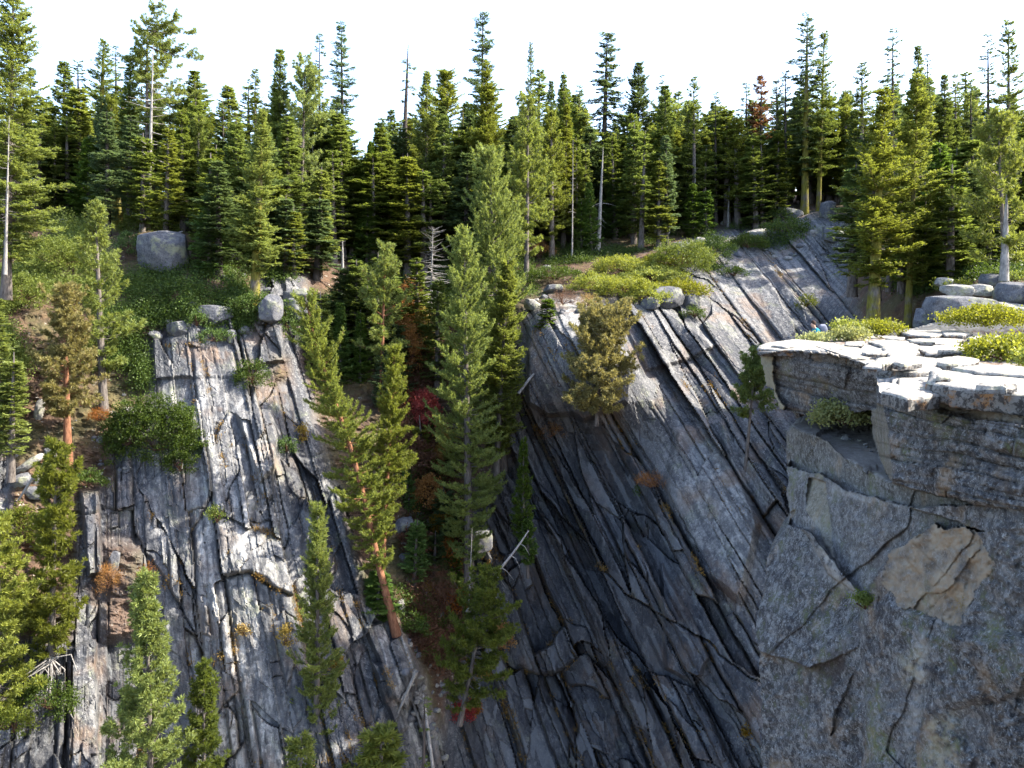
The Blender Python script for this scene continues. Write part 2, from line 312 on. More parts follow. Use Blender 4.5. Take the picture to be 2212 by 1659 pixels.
BL = [([(1138, 700), (1195, 652), (1330, 682), (1372, 790), (1352, 868), (1262, 908), (1240, 893), (1180, 900), (1140, 868)], 2.2, 5),
      ([(1150, 905), (1400, 900), (1430, 960), (1330, 1010), (1170, 1000)], -1.2, 34),
      ([(330, 730), (408, 722), (416, 815), (335, 820)], .55, 4), ([(416, 745), (505, 758), (515, 812), (420, 816)], .2, 4), ([(518, 735), (608, 702), (612, 780), (530, 792)], .9, 4),
      ([(512, 895), (585, 885), (600, 945), (592, 1010), (560, 1040), (535, 960)], 1.0, 4), ([(560, 1005), (590, 1000), (585, 1070), (570, 1085)], .7, 4),
      ([(612, 598), (668, 590), (672, 655), (615, 675)], 1.3, 5), ([(552, 640), (606, 628), (606, 690), (560, 700)], 1.2, 5),
      ([(175, 1062), (212, 1058), (222, 1240), (190, 1245)], 1.2, 4), ([(140, 1400), (205, 1380), (215, 1700), (150, 1700)], 1.0, 4),
      ([(790, 1355), (860, 1330), (905, 1450), (880, 1530), (845, 1500)], 1.3, 4), ([(800, 1430), (830, 1440), (880, 1570), (860, 1590)], 1.0, 4),
      ([(1010, 1085), (1058, 1070), (1068, 1240), (1030, 1235)], 1.1, 4), ([(1500, 640), (1640, 700), (1700, 800), (1600, 820), (1480, 700)], .5, 5),
      ([(1400, 800), (1500, 770), (1545, 745), (1400, 640), (1330, 660)], .6, 4), ([(1430, 1220), (1490, 1330), (1530, 1420), (1500, 1480), (1440, 1440)], 1.0, 4),
      ([(1460, 930), (1560, 900), (1640, 1130), (1600, 1300), (1520, 1240), (1440, 1080)], 1.0, 8)]
for P, a, s in BL: disp = disp + a * poly(wx * .4 + PX * .6, wy * .4 + PY * .6, P, s)
DY = D0 - disp
GV = unp(PX, PY, DY)
soil = 1 - mRock
stain_shade = np.clip(poly(wx, wy, [(1120, 880), (1260, 900), (1400, 930), (1440, 1080), (1500, 1250), (1560, 1400), (1640, 1500), (1660, 2000), (950, 2000), (1000, 1350), (1090, 1000)], 60) * (.72 + .5 * fbm(sR / 30, PY / 300, 61, 3)), 0, 1)  # water stain and black lichen, deepened to paint in the dark wall's shade
stain_shade = np.maximum(stain_shade, .45 * poly(wx, wy, [(220, 1040), (330, 1040), (340, 1400), (225, 1400)], 30))
stain_shade = np.maximum(stain_shade, .75 * np.clip(fbm(sL / 22, PY / 380, 62, 3) * 3, 0, 1) * mL)
pale = np.clip(mL * poly(wx, wy, [(330, 820), (500, 790), (560, 950), (640, 1180), (620, 1500), (700, 1700), (330, 1700), (380, 1200), (335, 980)], 60) * (.75 + 1.2 * fbm(sL / 30, PY / 200, 63, 3)), 0, 1)
pale = np.maximum(pale, .8 * np.clip(poly(wx, wy, [(1190, 660), (1300, 650), (1330, 760), (1260, 760)], 20), 0, 1))
pale = np.maximum(pale, np.clip(poly(wx, wy, [(1440, 960), (1560, 930), (1660, 1180), (1600, 1260), (1500, 1150)], 50), 0, 1) * .7)
pale = np.maximum(pale, .12 * mR * up); pale = np.maximum(pale, .7 * poly(wx, wy, [(790, 1290), (900, 1320), (960, 1600), (880, 1640)], 30))
crack = np.clip(mL * cL + mR * cR, 0, 1)
rust = np.clip(crack * np.clip(fbm(PX / 50, PY / 70, 71, 3) * 3 - .15, 0, 1) * 1.2, 0, 1) * mRock
rust = np.maximum(rust, .7 * (1 - mRock) * np.clip(fbm(PX / 60, PY / 40, 72, 3) * 2.5 + poly(wx, wy, [(840, 700), (1000, 700), (1010, 1400), (880, 1430)], 60) - .3, 0, 1))
nr, nc = PX.shape
base_rows = GV.copy()
ext = []                                                     # beyond the crest the ground rolls away downhill
for k, (dy, dz) in enumerate(((260, -30), (60, -5), (20, -1.2))):
    e = GV[0].copy(); f = (e[:, 1] + dy) / e[:, 1]; e[:, 0] *= f; e[:, 1] += dy; e[:, 2] += dz; ext.append(e)
GVx = np.concatenate([np.stack(ext), GV], 0)
pad = lambda a, v: np.concatenate([np.full((3, nc), v), a], 0).ravel()
R_ = nr + 3; idx = np.arange(R_ * nc).reshape(R_, nc)
FQ = np.stack([idx[:-1, :-1], idx[1:, :-1], idx[1:, 1:], idx[:-1, 1:]], -1).reshape(-1, 4)
g = link('hillside', mesh_np('hillside', GVx.reshape(-1, 3), FQ, [M['rock']], {'soil': pad(soil, 1), 'stain_shade': pad(stain_shade, 0), 'pale': pad(pale, 0), 'crack': pad(crack, 0), 'rust': pad(rust, 0), 'tone': pad(tone, .5)}, smooth=False))
tag(g, 'grey jointed granite walls and brown forest floor across the gorge', None, None, 'structure')
def gnd(px, py):
    """point on the far ground seen at this photo position"""
    return np.array(unp(px, py, bil(DY, GX0, GY0, STEP, np.asarray(float(px)), np.asarray(float(py)))))
def gndv(px, py): return unp(px, py, bil(DY, GX0, GY0, STEP, px, py))

# the valley floor far below, one sheet out to the horizon
fl = mesh_np('ground', [(-2500, -2500, -120), (2500, -2500, -120), (2500, 2500, -120), (-2500, 2500, -120)], [(0, 1, 2, 3)], [M['rock']], {'soil': np.ones(4)})
tag(link('ground', fl), kind='structure')

# ------------------------------------------------------------------ the near cliff on the right
ZT = -2.25
OUT = [(1640, 1412), (1630, 1361), (1660, 1203), (1704, 1126), (1697, 933), (1712, 922), (1748, 901), (1718, 892), (1684, 886), (1670, 842), (1654, 832), (1647, 788), (1634, 757), (1650, 741), (1718, 731), (1800, 728), (1950, 712), (2040, 692), (3000, 676), (3000, 1915), (1655, 1915), (1647, 1659)]
def plane(a, b, c):
    A_ = unp(*a); B_ = unp(*b); C_ = unp(*c); n = np.cross(B_ - A_, C_ - A_); k = n @ A_
    def f(px, py):
        d = unp(px, py, np.ones_like(px)); return k / (d @ n)
    return f
zpl = lambda z: (lambda px, py: y_at_z(py, z))
NEAR = [  # polygon, distance, roughness, tint
 (OUT, plane((1857, 1400, 18.6), (2212, 1400, 12.9), (1900, 1659, 17.2)), 'f', {}),
 ([(1704, 1116), (1748, 1160), (1790, 1240), (1857, 1287), (1857, 1402), (1751, 1446), (1640, 1412), (1610, 1361), (1640, 1203)], plane((1704, 1126, 24.6), (1857, 1402, 18.45), (1640, 1412, 22.4)), 'f', {}),
 ([(1600, 1408), (1640, 1408), (1751, 1442), (1857, 1398), (1868, 1500), (1872, 1915), (1600, 1915)], plane((1640, 1412, 22.9), (1860, 1450, 18.4), (1647, 1659, 22.0)), 'f', {}),
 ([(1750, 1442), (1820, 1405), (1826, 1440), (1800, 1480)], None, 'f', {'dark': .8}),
 ([(1906, 880), (1928, 1040), (1966, 1054), (2107, 1090), (3000, 1190), (3000, 880), (2212, 880), (2020, 850)], plane((1930, 950, 17.5), (2212, 950, 13.2), (1930, 1150, 17.0)), 'b', {}),
 ([(1690, 1003), (1771, 1023), (1832, 1057), (1966, 1094), (2130, 1150), (2000, 1140), (1919, 1200), (1860, 1285), (1805, 1218), (1750, 1150), (1690, 1126)], plane((1700, 1003, 27), (1966, 1094, 18), (1805, 1218, 21.2)), 'f', {'pale': .08}),
 ([(1748, 1030), (1782, 1040), (1790, 1090), (1802, 1210), (1772, 1150), (1740, 1100)], plane((1748, 1030, 25.2), (1782, 1040, 24.0), (1802, 1210, 21.2)), 'f', {'cream': .5}),
 ([(1690, 933), (1714, 921), (1748, 936), (1788, 953), (1825, 986), (1872, 1020), (1929, 1043), (1966, 1054), (2107, 1090), (1966, 1094), (1899, 1077), (1832, 1057), (1771, 1023), (1690, 1003)], plane((1714, 923, 27.8), (1929, 1043, 19.6), (1771, 1023, 25.2)), 'f', {'cream': .15}),
 ([(1706, 922), (1748, 895), (1771, 890), (1890, 866), (1906, 892), (1919, 933), (1928, 1040), (1929, 1043), (1872, 1020), (1825, 986), (1788, 953), (1748, 936)], zpl(-4.95), 't', {'soil': .2, 'pale': .45}),
 ([(1882, 866), (1907, 876), (1920, 933), (1929, 1042), (1900, 990), (1886, 935)], plane((1882, 900, 22.5), (1924, 950, 17.6), (1912, 1000, 19.6)), 'b', {'cream': .35, 'orange': .1}),
 ([(1647, 770), (1684, 760), (1741, 760), (1788, 764), (1838, 778), (1892, 790), (1896, 884), (1748, 912), (1718, 895), (1684, 888), (1670, 842), (1645, 832)], plane((1660, 765, 29), (1880, 800, 23.6), (1700, 885, 28.3)), 'b', {}),
 ([(1640, 770), (1668, 772), (1674, 842), (1694, 884), (1684, 892), (1662, 842), (1640, 832)], plane((1647, 790, 31), (1668, 800, 28.7), (1675, 860, 28.9)), 'f', {'cream': .9}),
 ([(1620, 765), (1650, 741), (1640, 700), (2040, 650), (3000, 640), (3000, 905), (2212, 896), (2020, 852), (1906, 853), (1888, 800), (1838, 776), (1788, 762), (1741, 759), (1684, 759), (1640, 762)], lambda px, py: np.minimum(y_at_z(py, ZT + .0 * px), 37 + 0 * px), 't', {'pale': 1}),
 ([(1919, 1197), (2020, 1136), (2107, 1143), (2148, 1217), (2091, 1308), (2067, 1355), (1936, 1304), (1909, 1264)], lambda px, py: plane((1857, 1400, 18.6), (2212, 1400, 12.9), (1900, 1659, 17.2))(px, py) - .05 - .05 * fbm(px / 60, py / 60, 97, 3), 'f', {'orange': 1}),
 ([(2212, 885), (2020, 848), (1960, 868), (2100, 905), (3000, 1000), (3000, 960)], plane((1960, 860, 17.2), (2212, 890, 14.0), (2212, 930, 13.7)), 'b', {'orange': .75}),
]
NS = 2.2
hx = np.arange(1600., 3000., NS); hy = np.arange(655., 1915., NS)
QX, QY = np.meshgrid(hx, hy)
jx = QX + 5 * fbm(QX / 22, QY / 22, 81, 4); jy = QY + 5 * fbm(QX / 22, QY / 22, 82, 4)
NY = NEAR[0][1](QX, QY); AT = {k: np.zeros_like(QX) for k in ('cream', 'orange', 'dark', 'pale', 'crack', 'soil')}
ty_f = np.ones_like(QX)
for P, f, ty, tint in NEAR:
    sc_ = 'orange' in tint and tint['orange'] == 1
    ms = poly(jx + (13 * fbm(QX / 30, QY / 30, 111, 5) if sc_ else 0), jy + (13 * fbm(QX / 30, QY / 30, 112, 5) if sc_ else 0), P) > .5
    NY = NY if f is None else np.where(ms, f(QX, QY), NY); ty_f = np.where(ms, {'f': 1., 'b': 2., 't': 0.}[ty], ty_f)
    for k in AT: AT[k] = np.where(ms, tint.get(k, 0.), AT[k])
face = ty_f > .5; bed = ty_f > 1.5
BX = QX - 1600; sB = QY - .22 * BX - 14 * fbm(QX / 160, QY / 60, 83, 3)
hB, cB, _ = slabs(sB, QX, 34, 230, 85, .15, .9, .5, .9, 2.4, .3); hB2, cB2, _ = slabs(sB, QX, 12, 120, 87, .045, .8, .4, .8, 2.0, .3)
hF, cF, rF = slabs(QX + .35 * QY + 22 * fbm(QX / 90, QY / 90, 88, 3), QY - .3 * QX, 210, 240, 89, .13, 1.8, 1.6, .2, 1.8, 1.2)
hT, cT, _ = slabs((QY - 640) * 3.2 + .5 * QX + 40 * fbm(QX / 130, QY / 30, 90, 3), QX - 2 * QY, 95, 170, 91, .10, .5, .4, .5, 3., 1.0)
hO, cO, _ = slabs(QX + .8 * QY + 20 * fbm(QX / 40, QY / 40, 98, 3), QY - .5 * QX, 70, 90, 99, .055, 1.6, 1.6, .4, 2.0, 1.4)
nd = np.where(bed, hB + hB2, 0) + np.where(face & ~bed, hF * .8, 0) + np.where(face, .26 * fbm(QX / 60, QY / 60, 92, 5) + .07 * fbm(QX / 10, QY / 10, 93, 3) + AT['orange'] * (ty_f < 1.5) * hO, .05 * fbm(QX / 20, QY / 7, 94, 4) + .25 * AT['soil'] * fbm(QX / 9, QY / 5, 95, 3))
for P_, o_, s_ in (([(1857, 1304), (1936, 1306), (2067, 1357), (2212, 1372), (3000, 1425), (3000, 1960), (1870, 1960), (1866, 1500)], .22, 7), ([(1995, 1372), (2010, 1460), (1985, 1560), (1960, 1640), (1940, 1960), (3000, 1960), (3000, 1430), (2212, 1378)], .16, 9), ([(2050, 1530), (2100, 1640), (2085, 1720), (2120, 1960), (3000, 1960), (3000, 1560), (2200, 1500)], -.2, 9),
                   ([(2107, 1143), (2148, 1217), (2091, 1308), (2067, 1357), (2212, 1372), (3000, 1425), (3000, 1210), (2212, 1120)], .12, 12), ([(1880, 1180), (1919, 1197), (1909, 1264), (1936, 1304), (1857, 1304), (1862, 1240)], .1, 8), ([(1985, 1000), (3000, 1120), (3000, 1190), (2107, 1088), (1966, 1052)], .15, 6), ([(2100, 950), (2212, 985), (2300, 1000), (2300, 1040), (2200, 1030), (2120, 1000)], -.12, 5), ([(1690, 780), (1800, 792), (1890, 812), (1890, 830), (1780, 818), (1680, 806)], .12, 5)):
    nd = nd + o_ * poly(jx, jy, P_, s_) * face
NY2 = NY - nd
NV = unp(QX, QY, NY2)
NV[..., 2] += np.where(ty_f < .5, np.where(NY > 35, 0, hT * .9 * (AT['soil'] < .5)), 0)
AT['crack'] = np.where(bed, np.maximum(cB, .7 * cB2) * .8, np.where(face, .25 * cF, cT * .45))
AT['crack'] = np.where((AT['orange'] > .5) & ~bed, cO * .7, AT['crack'])
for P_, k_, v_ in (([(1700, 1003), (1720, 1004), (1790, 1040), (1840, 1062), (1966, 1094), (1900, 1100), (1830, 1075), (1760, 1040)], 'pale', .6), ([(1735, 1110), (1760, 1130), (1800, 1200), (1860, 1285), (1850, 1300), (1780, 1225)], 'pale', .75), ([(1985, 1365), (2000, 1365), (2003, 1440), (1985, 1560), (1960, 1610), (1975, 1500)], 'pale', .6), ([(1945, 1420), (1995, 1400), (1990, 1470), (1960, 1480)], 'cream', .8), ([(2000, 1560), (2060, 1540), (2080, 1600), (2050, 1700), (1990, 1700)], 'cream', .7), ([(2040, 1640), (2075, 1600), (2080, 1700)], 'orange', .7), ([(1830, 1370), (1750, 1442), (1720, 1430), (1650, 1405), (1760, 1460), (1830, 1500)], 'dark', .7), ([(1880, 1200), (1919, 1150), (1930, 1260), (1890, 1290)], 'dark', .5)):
    AT[k_] = np.maximum(AT[k_], v_ * poly(jx, jy, P_, 14) * (np.clip(fbm(QX / 14, QY / 14, 101, 3) * 2 + .7, 0, 1)))
AT['pale'] = np.where(face, AT['pale'], AT['pale'] * np.clip(1 - cT, 0, 1))
AT['orange'] = AT['orange'] * np.clip(.85 + 1.1 * fbm(QX / 26, QY / 26, 113, 4), .25, 1)
om = poly(jx + 9 * fbm(QX / 40, QY / 40, 115, 3) * np.clip((QY - 1000) / 60, 0, 1), jy, OUT) > .5
for P_ in ([(2055, 778), (2120, 760), (2330, 790), (2330, 815), (2100, 802)], [(1765, 740), (1960, 727), (2010, 733), (1880, 746), (1790, 749)], [(2040, 716), (2250, 712), (2300, 724), (2060, 724)], [(1900, 846), (1990, 838), (2010, 852), (1910, 862)]):
    AT['soil'] = np.maximum(AT['soil'], (ty_f < .5) * poly(jx, jy, P_, 5) * np.clip(fbm(QX / 16, QY / 6, 116, 3) * 2 + .8, 0, 1))
nrow, ncol = QX.shape; idn = np.arange(nrow * ncol).reshape(nrow, ncol)
cm = om[:-1, :-1] & om[1:, :-1] & om[1:, 1:] & om[:-1, 1:]
FN = np.stack([idn[:-1, :-1], idn[1:, :-1], idn[1:, 1:], idn[:-1, 1:]], -1)[cm]
# a thick body: the border of the sheet is carried back into the rock
E = np.concatenate([FN[:, [0, 1]], FN[:, [1, 2]], FN[:, [2, 3]], FN[:, [3, 0]]]); key = np.minimum(E[:, 0], E[:, 1]) * 10 ** 7 + np.maximum(E[:, 0], E[:, 1])
u_, ix_, ct_ = np.unique(key, return_index=True, return_counts=True); BE = E[ix_[ct_ == 1]]
NVf = NV.reshape(-1, 3); nb0 = len(NVf); bv = np.unique(BE); mp = np.full(nb0, -1); sk = []; skF = []
lay = [(2.0, -.35), (7.0, -2.5), (14., -9.)]; prev = {v: v for v in bv}
mpp = np.full(nb0, -1); mpp[bv] = bv; cur = nb0
for dy, dz in lay:
    pv = NVf[bv].copy(); f = 1 + dy * .6 / np.maximum(pv[:, 1], 1); pv[:, 0] = pv[:, 0] * (1 + .35 * (f - 1)) + dy * .35; pv[:, 1] += dy; pv[:, 2] += dz * .35
    nw = np.full(nb0, -1); nw[bv] = cur + np.arange(len(bv)); sk.append(pv); cur += len(bv)
    skF.append(np.stack([mpp[BE[:, 1]], mpp[BE[:, 0]], nw[BE[:, 0]], nw[BE[:, 1]]], -1)); mpp = nw
NVa = np.concatenate([NVf] + sk); NF = np.concatenate([FN] + skF)
ata = {k: np.concatenate([v.ravel()] + [np.zeros(len(bv))] * 3) for k, v in AT.items()}
used = np.unique(NF); rm = np.full(len(NVa), -1); rm[used] = np.arange(len(used))
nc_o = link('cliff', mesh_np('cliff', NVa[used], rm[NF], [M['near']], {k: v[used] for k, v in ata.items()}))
tag(nc_o, 'near granite cliff with bright flat top on the right', None, None, 'structure')
def ngnd(px, py):
    i = int(round((py - hy[0]) / NS)); j = int(round((px - hx[0]) / NS)); return NV[i, j].copy()

# ------------------------------------------------------------------ boulders and slabs
def boulder_mesh(name, seed, dims, mat, sub=5, cuts=16, blocky=.8, nz=.05, dmin=.68):
    import bmesh
    bm = bmesh.new(); bmesh.ops.create_icosphere(bm, subdivisions=sub, radius=1)
    v = np.array([p.co[:] for p in bm.verts]); f = np.array([[q.index for q in p.verts] for p in bm.faces]); bm.free()
    r = np.random.default_rng(seed)
    bl = min(.7, .5 * blocky); v = v * (1 - bl) + v / np.abs(v).max(1, keepdims=True) * bl; v /= np.abs(v).max(0)
    for _ in range(cuts):
        n = r.normal(size=3); n /= np.linalg.norm(n); d = r.uniform(dmin, .98) * (1 + .42 * bl); t = v @ n - d
        v = v - np.maximum(t, 0)[:, None] * n * .96
    a, b = np.arctan2(v[:, 1], v[:, 0]), v[:, 2]
    k = 1 + nz * fbm(v[:, 0] * 2.3 + 7, v[:, 1] * 2.3 + v[:, 2] * 1.7, seed, 4) + nz * .5 * fbm(v[:, 2] * 7 + 3, v[:, 0] * 7 + v[:, 1] * 5, seed + 2, 3)
    v = v * k[:, None] * np.array(dims) / 2
    return mesh_np(name, v, f, [mat])
def rock(px, py, w, h, label, seed, mat='boulder', depth=None, where='far', rot=None, sink=.12, group=None, name='boulder', sub=5, blocky=.95, cuts=13, dmin=.66):
    p = gnd(px, py) if where == 'far' else (ngnd(px, py) if where == 'near' else np.array(unp(px, py, where)))
    sc = p[1] / F; d = (w * sc, (depth or w * .8) * sc, h * sc)
    o = link(name, boulder_mesh(name, seed, d, M[mat], sub, cuts, blocky, dmin=dmin))
    o.location = (p[0], p[1] + d[1] * .1, p[2] + d[2] * (.5 - sink)); o.rotation_euler = rot or (random.uniform(-.2, .2), random.uniform(-.25, .25), random.uniform(-.6, .6))
    tag(o, label, 'rock' if name != 'boulder' else 'boulder', group); return o
rock(356, 585, 105, 92, 'large blocky grey boulder with a flat shaded face among green shrubs', 3, depth=90, rot=(.08, .06, -.35), sink=.08, blocky=.9, cuts=12, dmin=.66)
rock(638, 646, 58, 30, 'rounded grey boulder perched on top of two stacked blocks', 5, sink=.3)
rock(585, 690, 50, 62, 'squarish grey boulder right beside the mossy trunk foot', 6)
rock(634, 690, 66, 52, 'broad grey block below the perched round boulder', 7)
rock(385, 722, 46, 40, 'square grey block sitting on the top edge of the jointed wall', 8, blocky=1, sink=.3)
rock(414, 672, 20, 26, 'small upright grey block poking out of the shrubs above the wall', 9)
rock(462, 700, 78, 46, 'low cracked grey outcrop between shrubs above the jointed wall', 10)
rock(335, 728, 30, 20, 'small tilted slab at the left top corner of the jointed wall', 11, rot=(0, .5, .2), sink=.35)
rock(500, 740, 22, 32, 'narrow upright stone at the right end of the wall top', 12)
rock(640, 575, 40, 32, 'dark boulder under the two brown pine trunks', 13)
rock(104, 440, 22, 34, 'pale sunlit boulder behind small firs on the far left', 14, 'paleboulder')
rock(130, 490, 34, 20, 'flat grey boulder in the sunny undergrowth at left', 15)
rock(195, 440, 60, 36, 'dark grey boulder behind the leaning mossy trunk', 16)
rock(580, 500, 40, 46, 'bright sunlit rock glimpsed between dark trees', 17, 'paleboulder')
rock(770, 550, 30, 22, 'pale flat rock under a young fir at the head of the gully', 18, 'paleboulder')
rock(1470, 552, 56, 34, 'rounded grey boulder at the end of the bright shrub mound', 19)
rock(1430, 515, 34, 34, 'pale pointed boulder uphill of the rounded grey one', 20, 'paleboulder')
rock(1512, 530, 26, 20, 'small white rock in the low shrubs of the bare slope', 21, 'paleboulder')
rock(1440, 660, 70, 46, 'two lobed grey boulder under the bright shrub mound', 22)
rock(1495, 668, 40, 36, 'smaller grey boulder right of the two lobed one', 23)
rock(1405, 668, 40, 32, 'half hidden grey boulder under the lip of the bright shrub', 24)
rock(1700, 472, 70, 26, 'flat outcrop at the foot of the twin mossy firs', 25)
rock(1790, 470, 34, 40, 'grey boulder right of the twin mossy firs', 26)
rock(1805, 428, 36, 24, 'grey boulder on the skyline ground behind the twin firs', 27)
rock(1800, 520, 50, 36, 'yellowish lichened rock at the top of the bare slope', 28)
rock(1635, 520, 50, 28, 'pale broken rock half covered by low shrubs on the bare slope', 29, 'paleboulder')
rock(1150, 668, 36, 24, 'split pale rock at the left end of the overhang top', 30, 'paleboulder')
rock(1195, 632, 44, 20, 'flat rocks in the shade under the little fir', 31)
rock(1178, 590, 26, 20, 'pale round boulder beside the shaded shrub', 32)
rock(1040, 1185, 52, 60, 'smooth grey block left of the dark wall', 33, sink=.2)
rock(1008, 1240, 30, 46, 'upright grey rock beside the thin dead trunk', 34)
rock(870, 1150, 52, 34, 'pale rounded boulder in the gully behind twin pine trunks', 35)
rock(245, 1230, 24, 60, 'grey flake standing in the brown chimney', 36, sink=.3)
rock(285, 895, 44, 16, 'long flat stone lying on the bare soil by the wall', 37, 'paleboulder', rot=(0, .15, 0))
rock(268, 920, 26, 30, 'pale broken stone at the corner of the wall', 38, 'paleboulder')
rock(85, 905, 20, 50, 'pale upright slab on the bare slope at left', 39, 'paleboulder')
for i, (x, y, w, h, ry) in enumerate([(60, 1010, 70, 18, -.6), (85, 1040, 60, 22, -.5), (45, 1050, 40, 30, -.3), (75, 1075, 46, 28, .2), (110, 1000, 30, 40, -.4), (30, 985, 30, 26, .3)]):
    rock(x, y, w, h, ['long tilted pale slab, uppermost of the rubble heap at left', 'thick tilted slab in the middle of the rubble heap at left', 'chunky grey block at the left of the rubble heap', 'low dark block at the bottom of the rubble heap', 'upright slab at the right end of the rubble heap', 'small grey lump at the top left of the rubble heap'][i], 60 + i, 'paleboulder' if i < 2 else 'boulder', rot=(0, ry, .3), name='rubble_block')
# loose stones
pk = [boulder_mesh('stone', 200 + i, (1, .9, .7), M['paleboulder' if i % 2 else 'boulder'], 3) for i in range(5)]
def stones(P, n, smin, smax, label, group):
    P_ = np.array(P); k = 0; first = True
    while k < n:
        x = rng.uniform(P_[:, 0].min(), P_[:, 0].max()); y = rng.uniform(P_[:, 1].min(), P_[:, 1].max())
        if poly(np.array([x]), np.array([y]), P)[0] < .5: continue
        p = gnd(x, y); o = link('loose_stone', pk[k % 5]); s = rng.uniform(smin, smax) * p[1] / F; o.scale = (s, s, s * rng.uniform(.6, 1.2)); o.location = p
        o.rotation_euler = (rng.uniform(-.5, .5), rng.uniform(-.5, .5), rng.uniform(0, 6)); tag(o, label, 'stone', group); k += 1
stones([(200, 830), (300, 820), (290, 1040), (150, 1060), (130, 960)], 26, 5, 16, 'small pale stone lying on the bare brown slope left of the wall', 'stones on the bare brown slope')
stones([(850, 1270), (900, 1290), (960, 1480), (960, 1659), (890, 1640), (880, 1480)], 44, 6, 24, 'pale broken stone in the rubble chute below the twin pines', 'stones of the rubble chute')
stones([(860, 1080), (1000, 1080), (1010, 1450), (900, 1440), (870, 1250)], 60, 6, 30, 'grey stone half buried in the brown gully floor', 'stones of the gully floor')
stones([(300, 560), (640, 545), (640, 720), (320, 720)], 30, 8, 26, 'grey stone showing between the shrubs above the wall', 'stones between the shrubs above the wall')
stones([(1550, 480), (1800, 500), (1830, 560), (1700, 560), (1500, 560)], 22, 7, 24, 'grey stone scattered on the upper bare slope', 'stones on the upper bare slope')
stones([(1140, 640), (1240, 630), (1320, 670), (1200, 680)], 14, 6, 18, 'grey stone on the flat top of the overhang', 'stones on top of the overhang')

for i in range(16):
    x = rng.uniform(1790, 1905); y = rng.uniform(925, 1000)
    if y < 900 + (x - 1750) * .75 - 8 and y > 905:
        o = link('loose_stone', pk[i % 5]); p = unp(x, y, float(y_at_z(y, -4.95))); s_ = rng.uniform(.10, .34); o.scale = (s_, s_, s_ * .6); o.location = p; o.rotation_euler = (0, rng.uniform(-.4, .4), rng.uniform(0, 6)); tag(o, 'small grey stone lying on the shaded shelf under the ledge', 'stone', 'stones on the shaded shelf')
# rock outcrop behind the near ledge
for i, a in enumerate([(2080, 702, 150, 62, 'overhanging dark grey block behind the ledge, cream underside', 'boulder', 39, .0), (2010, 712, 66, 46, 'dark upright rock at the left foot of the outcrop', 'boulder', 39.5, .1),
    (2068, 640, 66, 26, 'pale split stones stacked on the overhanging block', 'paleboulder', 41, .1), (2040, 622, 40, 22, 'rounded pale stone at the top left of the outcrop', 'paleboulder', 42, .1),
    (2118, 640, 50, 26, 'grey slab leaning beside the stacked pale stones', 'paleboulder', 41, .1), (2200, 660, 90, 50, 'broad grey rock at the right end of the outcrop', 'boulder', 40, .1),
    (2150, 622, 60, 30, 'weathered grey rock under the sunlit pine', 'boulder', 43, .1), (2170, 690, 120, 36, 'low ribbed pale slab in front of the outcrop', 'paleboulder', 39, .1), (2290, 680, 120, 90, 'big grey rock closing the outcrop', 'boulder', 39, .1)]):
    rock(a[0], a[1], a[2], a[3], a[4], 300 + i, a[5], None, a[6], (a[7], .05, random.uniform(-.3, .3)), 0., blocky=1.1 if i < 2 else .9, cuts=9, dmin=.72)

def plate(pts, z, th, label, seed, mat='slab', tilt=(0, 0)):
    """a flat slab with a broken outline lying on the ledge: photo outline laid on the level z"""
    r = np.random.default_rng(seed); pts = np.array(pts, float); L = []
    for i in range(len(pts)):
        a, b = pts[i], pts[(i + 1) % len(pts)]; A_ = unp(a[0], a[1], y_at_z(a[1], z)); B_ = unp(b[0], b[1], y_at_z(b[1], z)); n = max(2, int(np.linalg.norm(B_ - A_) / .09))
        for k in range(n): L.append(A_ + (B_ - A_) * k / n)
    L = np.array(L); c = L.mean(0); n = len(L)
    nz = .10 * fbm(L[:, 0] * 2.1, L[:, 1] * 2.1, seed, 3) + .13 * fbm(L[:, 0] * 6.5, L[:, 1] * 6.5, seed + 3, 3)
    dirv = L - c; dirv[:, 2] = 0; dn = np.linalg.norm(dirv, axis=1, keepdims=True) + 1e-6
    L = L + dirv / dn * nz[:, None]
    rings = [(.0, 0.03), (.35, .02), (.75, .012), (.93, 0), (.99, -.015), (1.0, -.06), (1.01, -.45 * th), (.985, -.62 * th), (.995, -.9 * th), (.97, -th), (0., -th)]
    V = []
    for s, dz in rings:
        q = c + (L - c) * s; q[:, 2] = z + dz + (.03 * fbm(q[:, 0] * 1.7, q[:, 1] * 1.7, seed + 1, 4) if dz > -.03 else .05 * fbm(L[:, 0] * 4, L[:, 1] * 4 + dz * 9, seed + 2, 3)); V.append(q)
    V = np.concatenate(V); V[:, 2] += (V[:, 0] - c[0]) * tilt[0] + (V[:, 1] - c[1]) * tilt[1]
    m = len(rings); Fq = []
    for j in range(m - 1):
        i0 = np.arange(n); i1 = (i0 + 1) % n; Fq.append(np.stack([j * n + i0, (j + 1) * n + i0, (j + 1) * n + i1, j * n + i1], -1))
    V = V - c; o = link('rock_slab', mesh_np('rock_slab', V, np.concatenate(Fq), [M[mat]])); o.location = c
    me = o.data; me.materials.append(M['edge']); mi = np.zeros(len(me.polygons), np.int32); mi[5 * n:] = 1; me.polygons.foreach_set('material_index', mi)
    tag(o, label, 'rock slab'); return o
plate([(1636, 752), (1652, 739), (1720, 731), (1800, 741), (1852, 752), (1880, 772), (1838, 772), (1788, 757), (1741, 755), (1684, 754)], ZT + .12, .26, 'long white slab capping the projecting point of the ledge', 1)
plate([(1865, 790), (1900, 772), (1985, 769), (2060, 776), (2030, 798), (1960, 802), (1920, 796)], ZT + .22, .34, 'wide white slab in the middle of the ledge front', 2)
plate([(1872, 800), (1900, 790), (2010, 790), (2010, 822), (1940, 818)], ZT + .0, .3, 'lower slab poking out under the wide white one', 21, 'boulder')
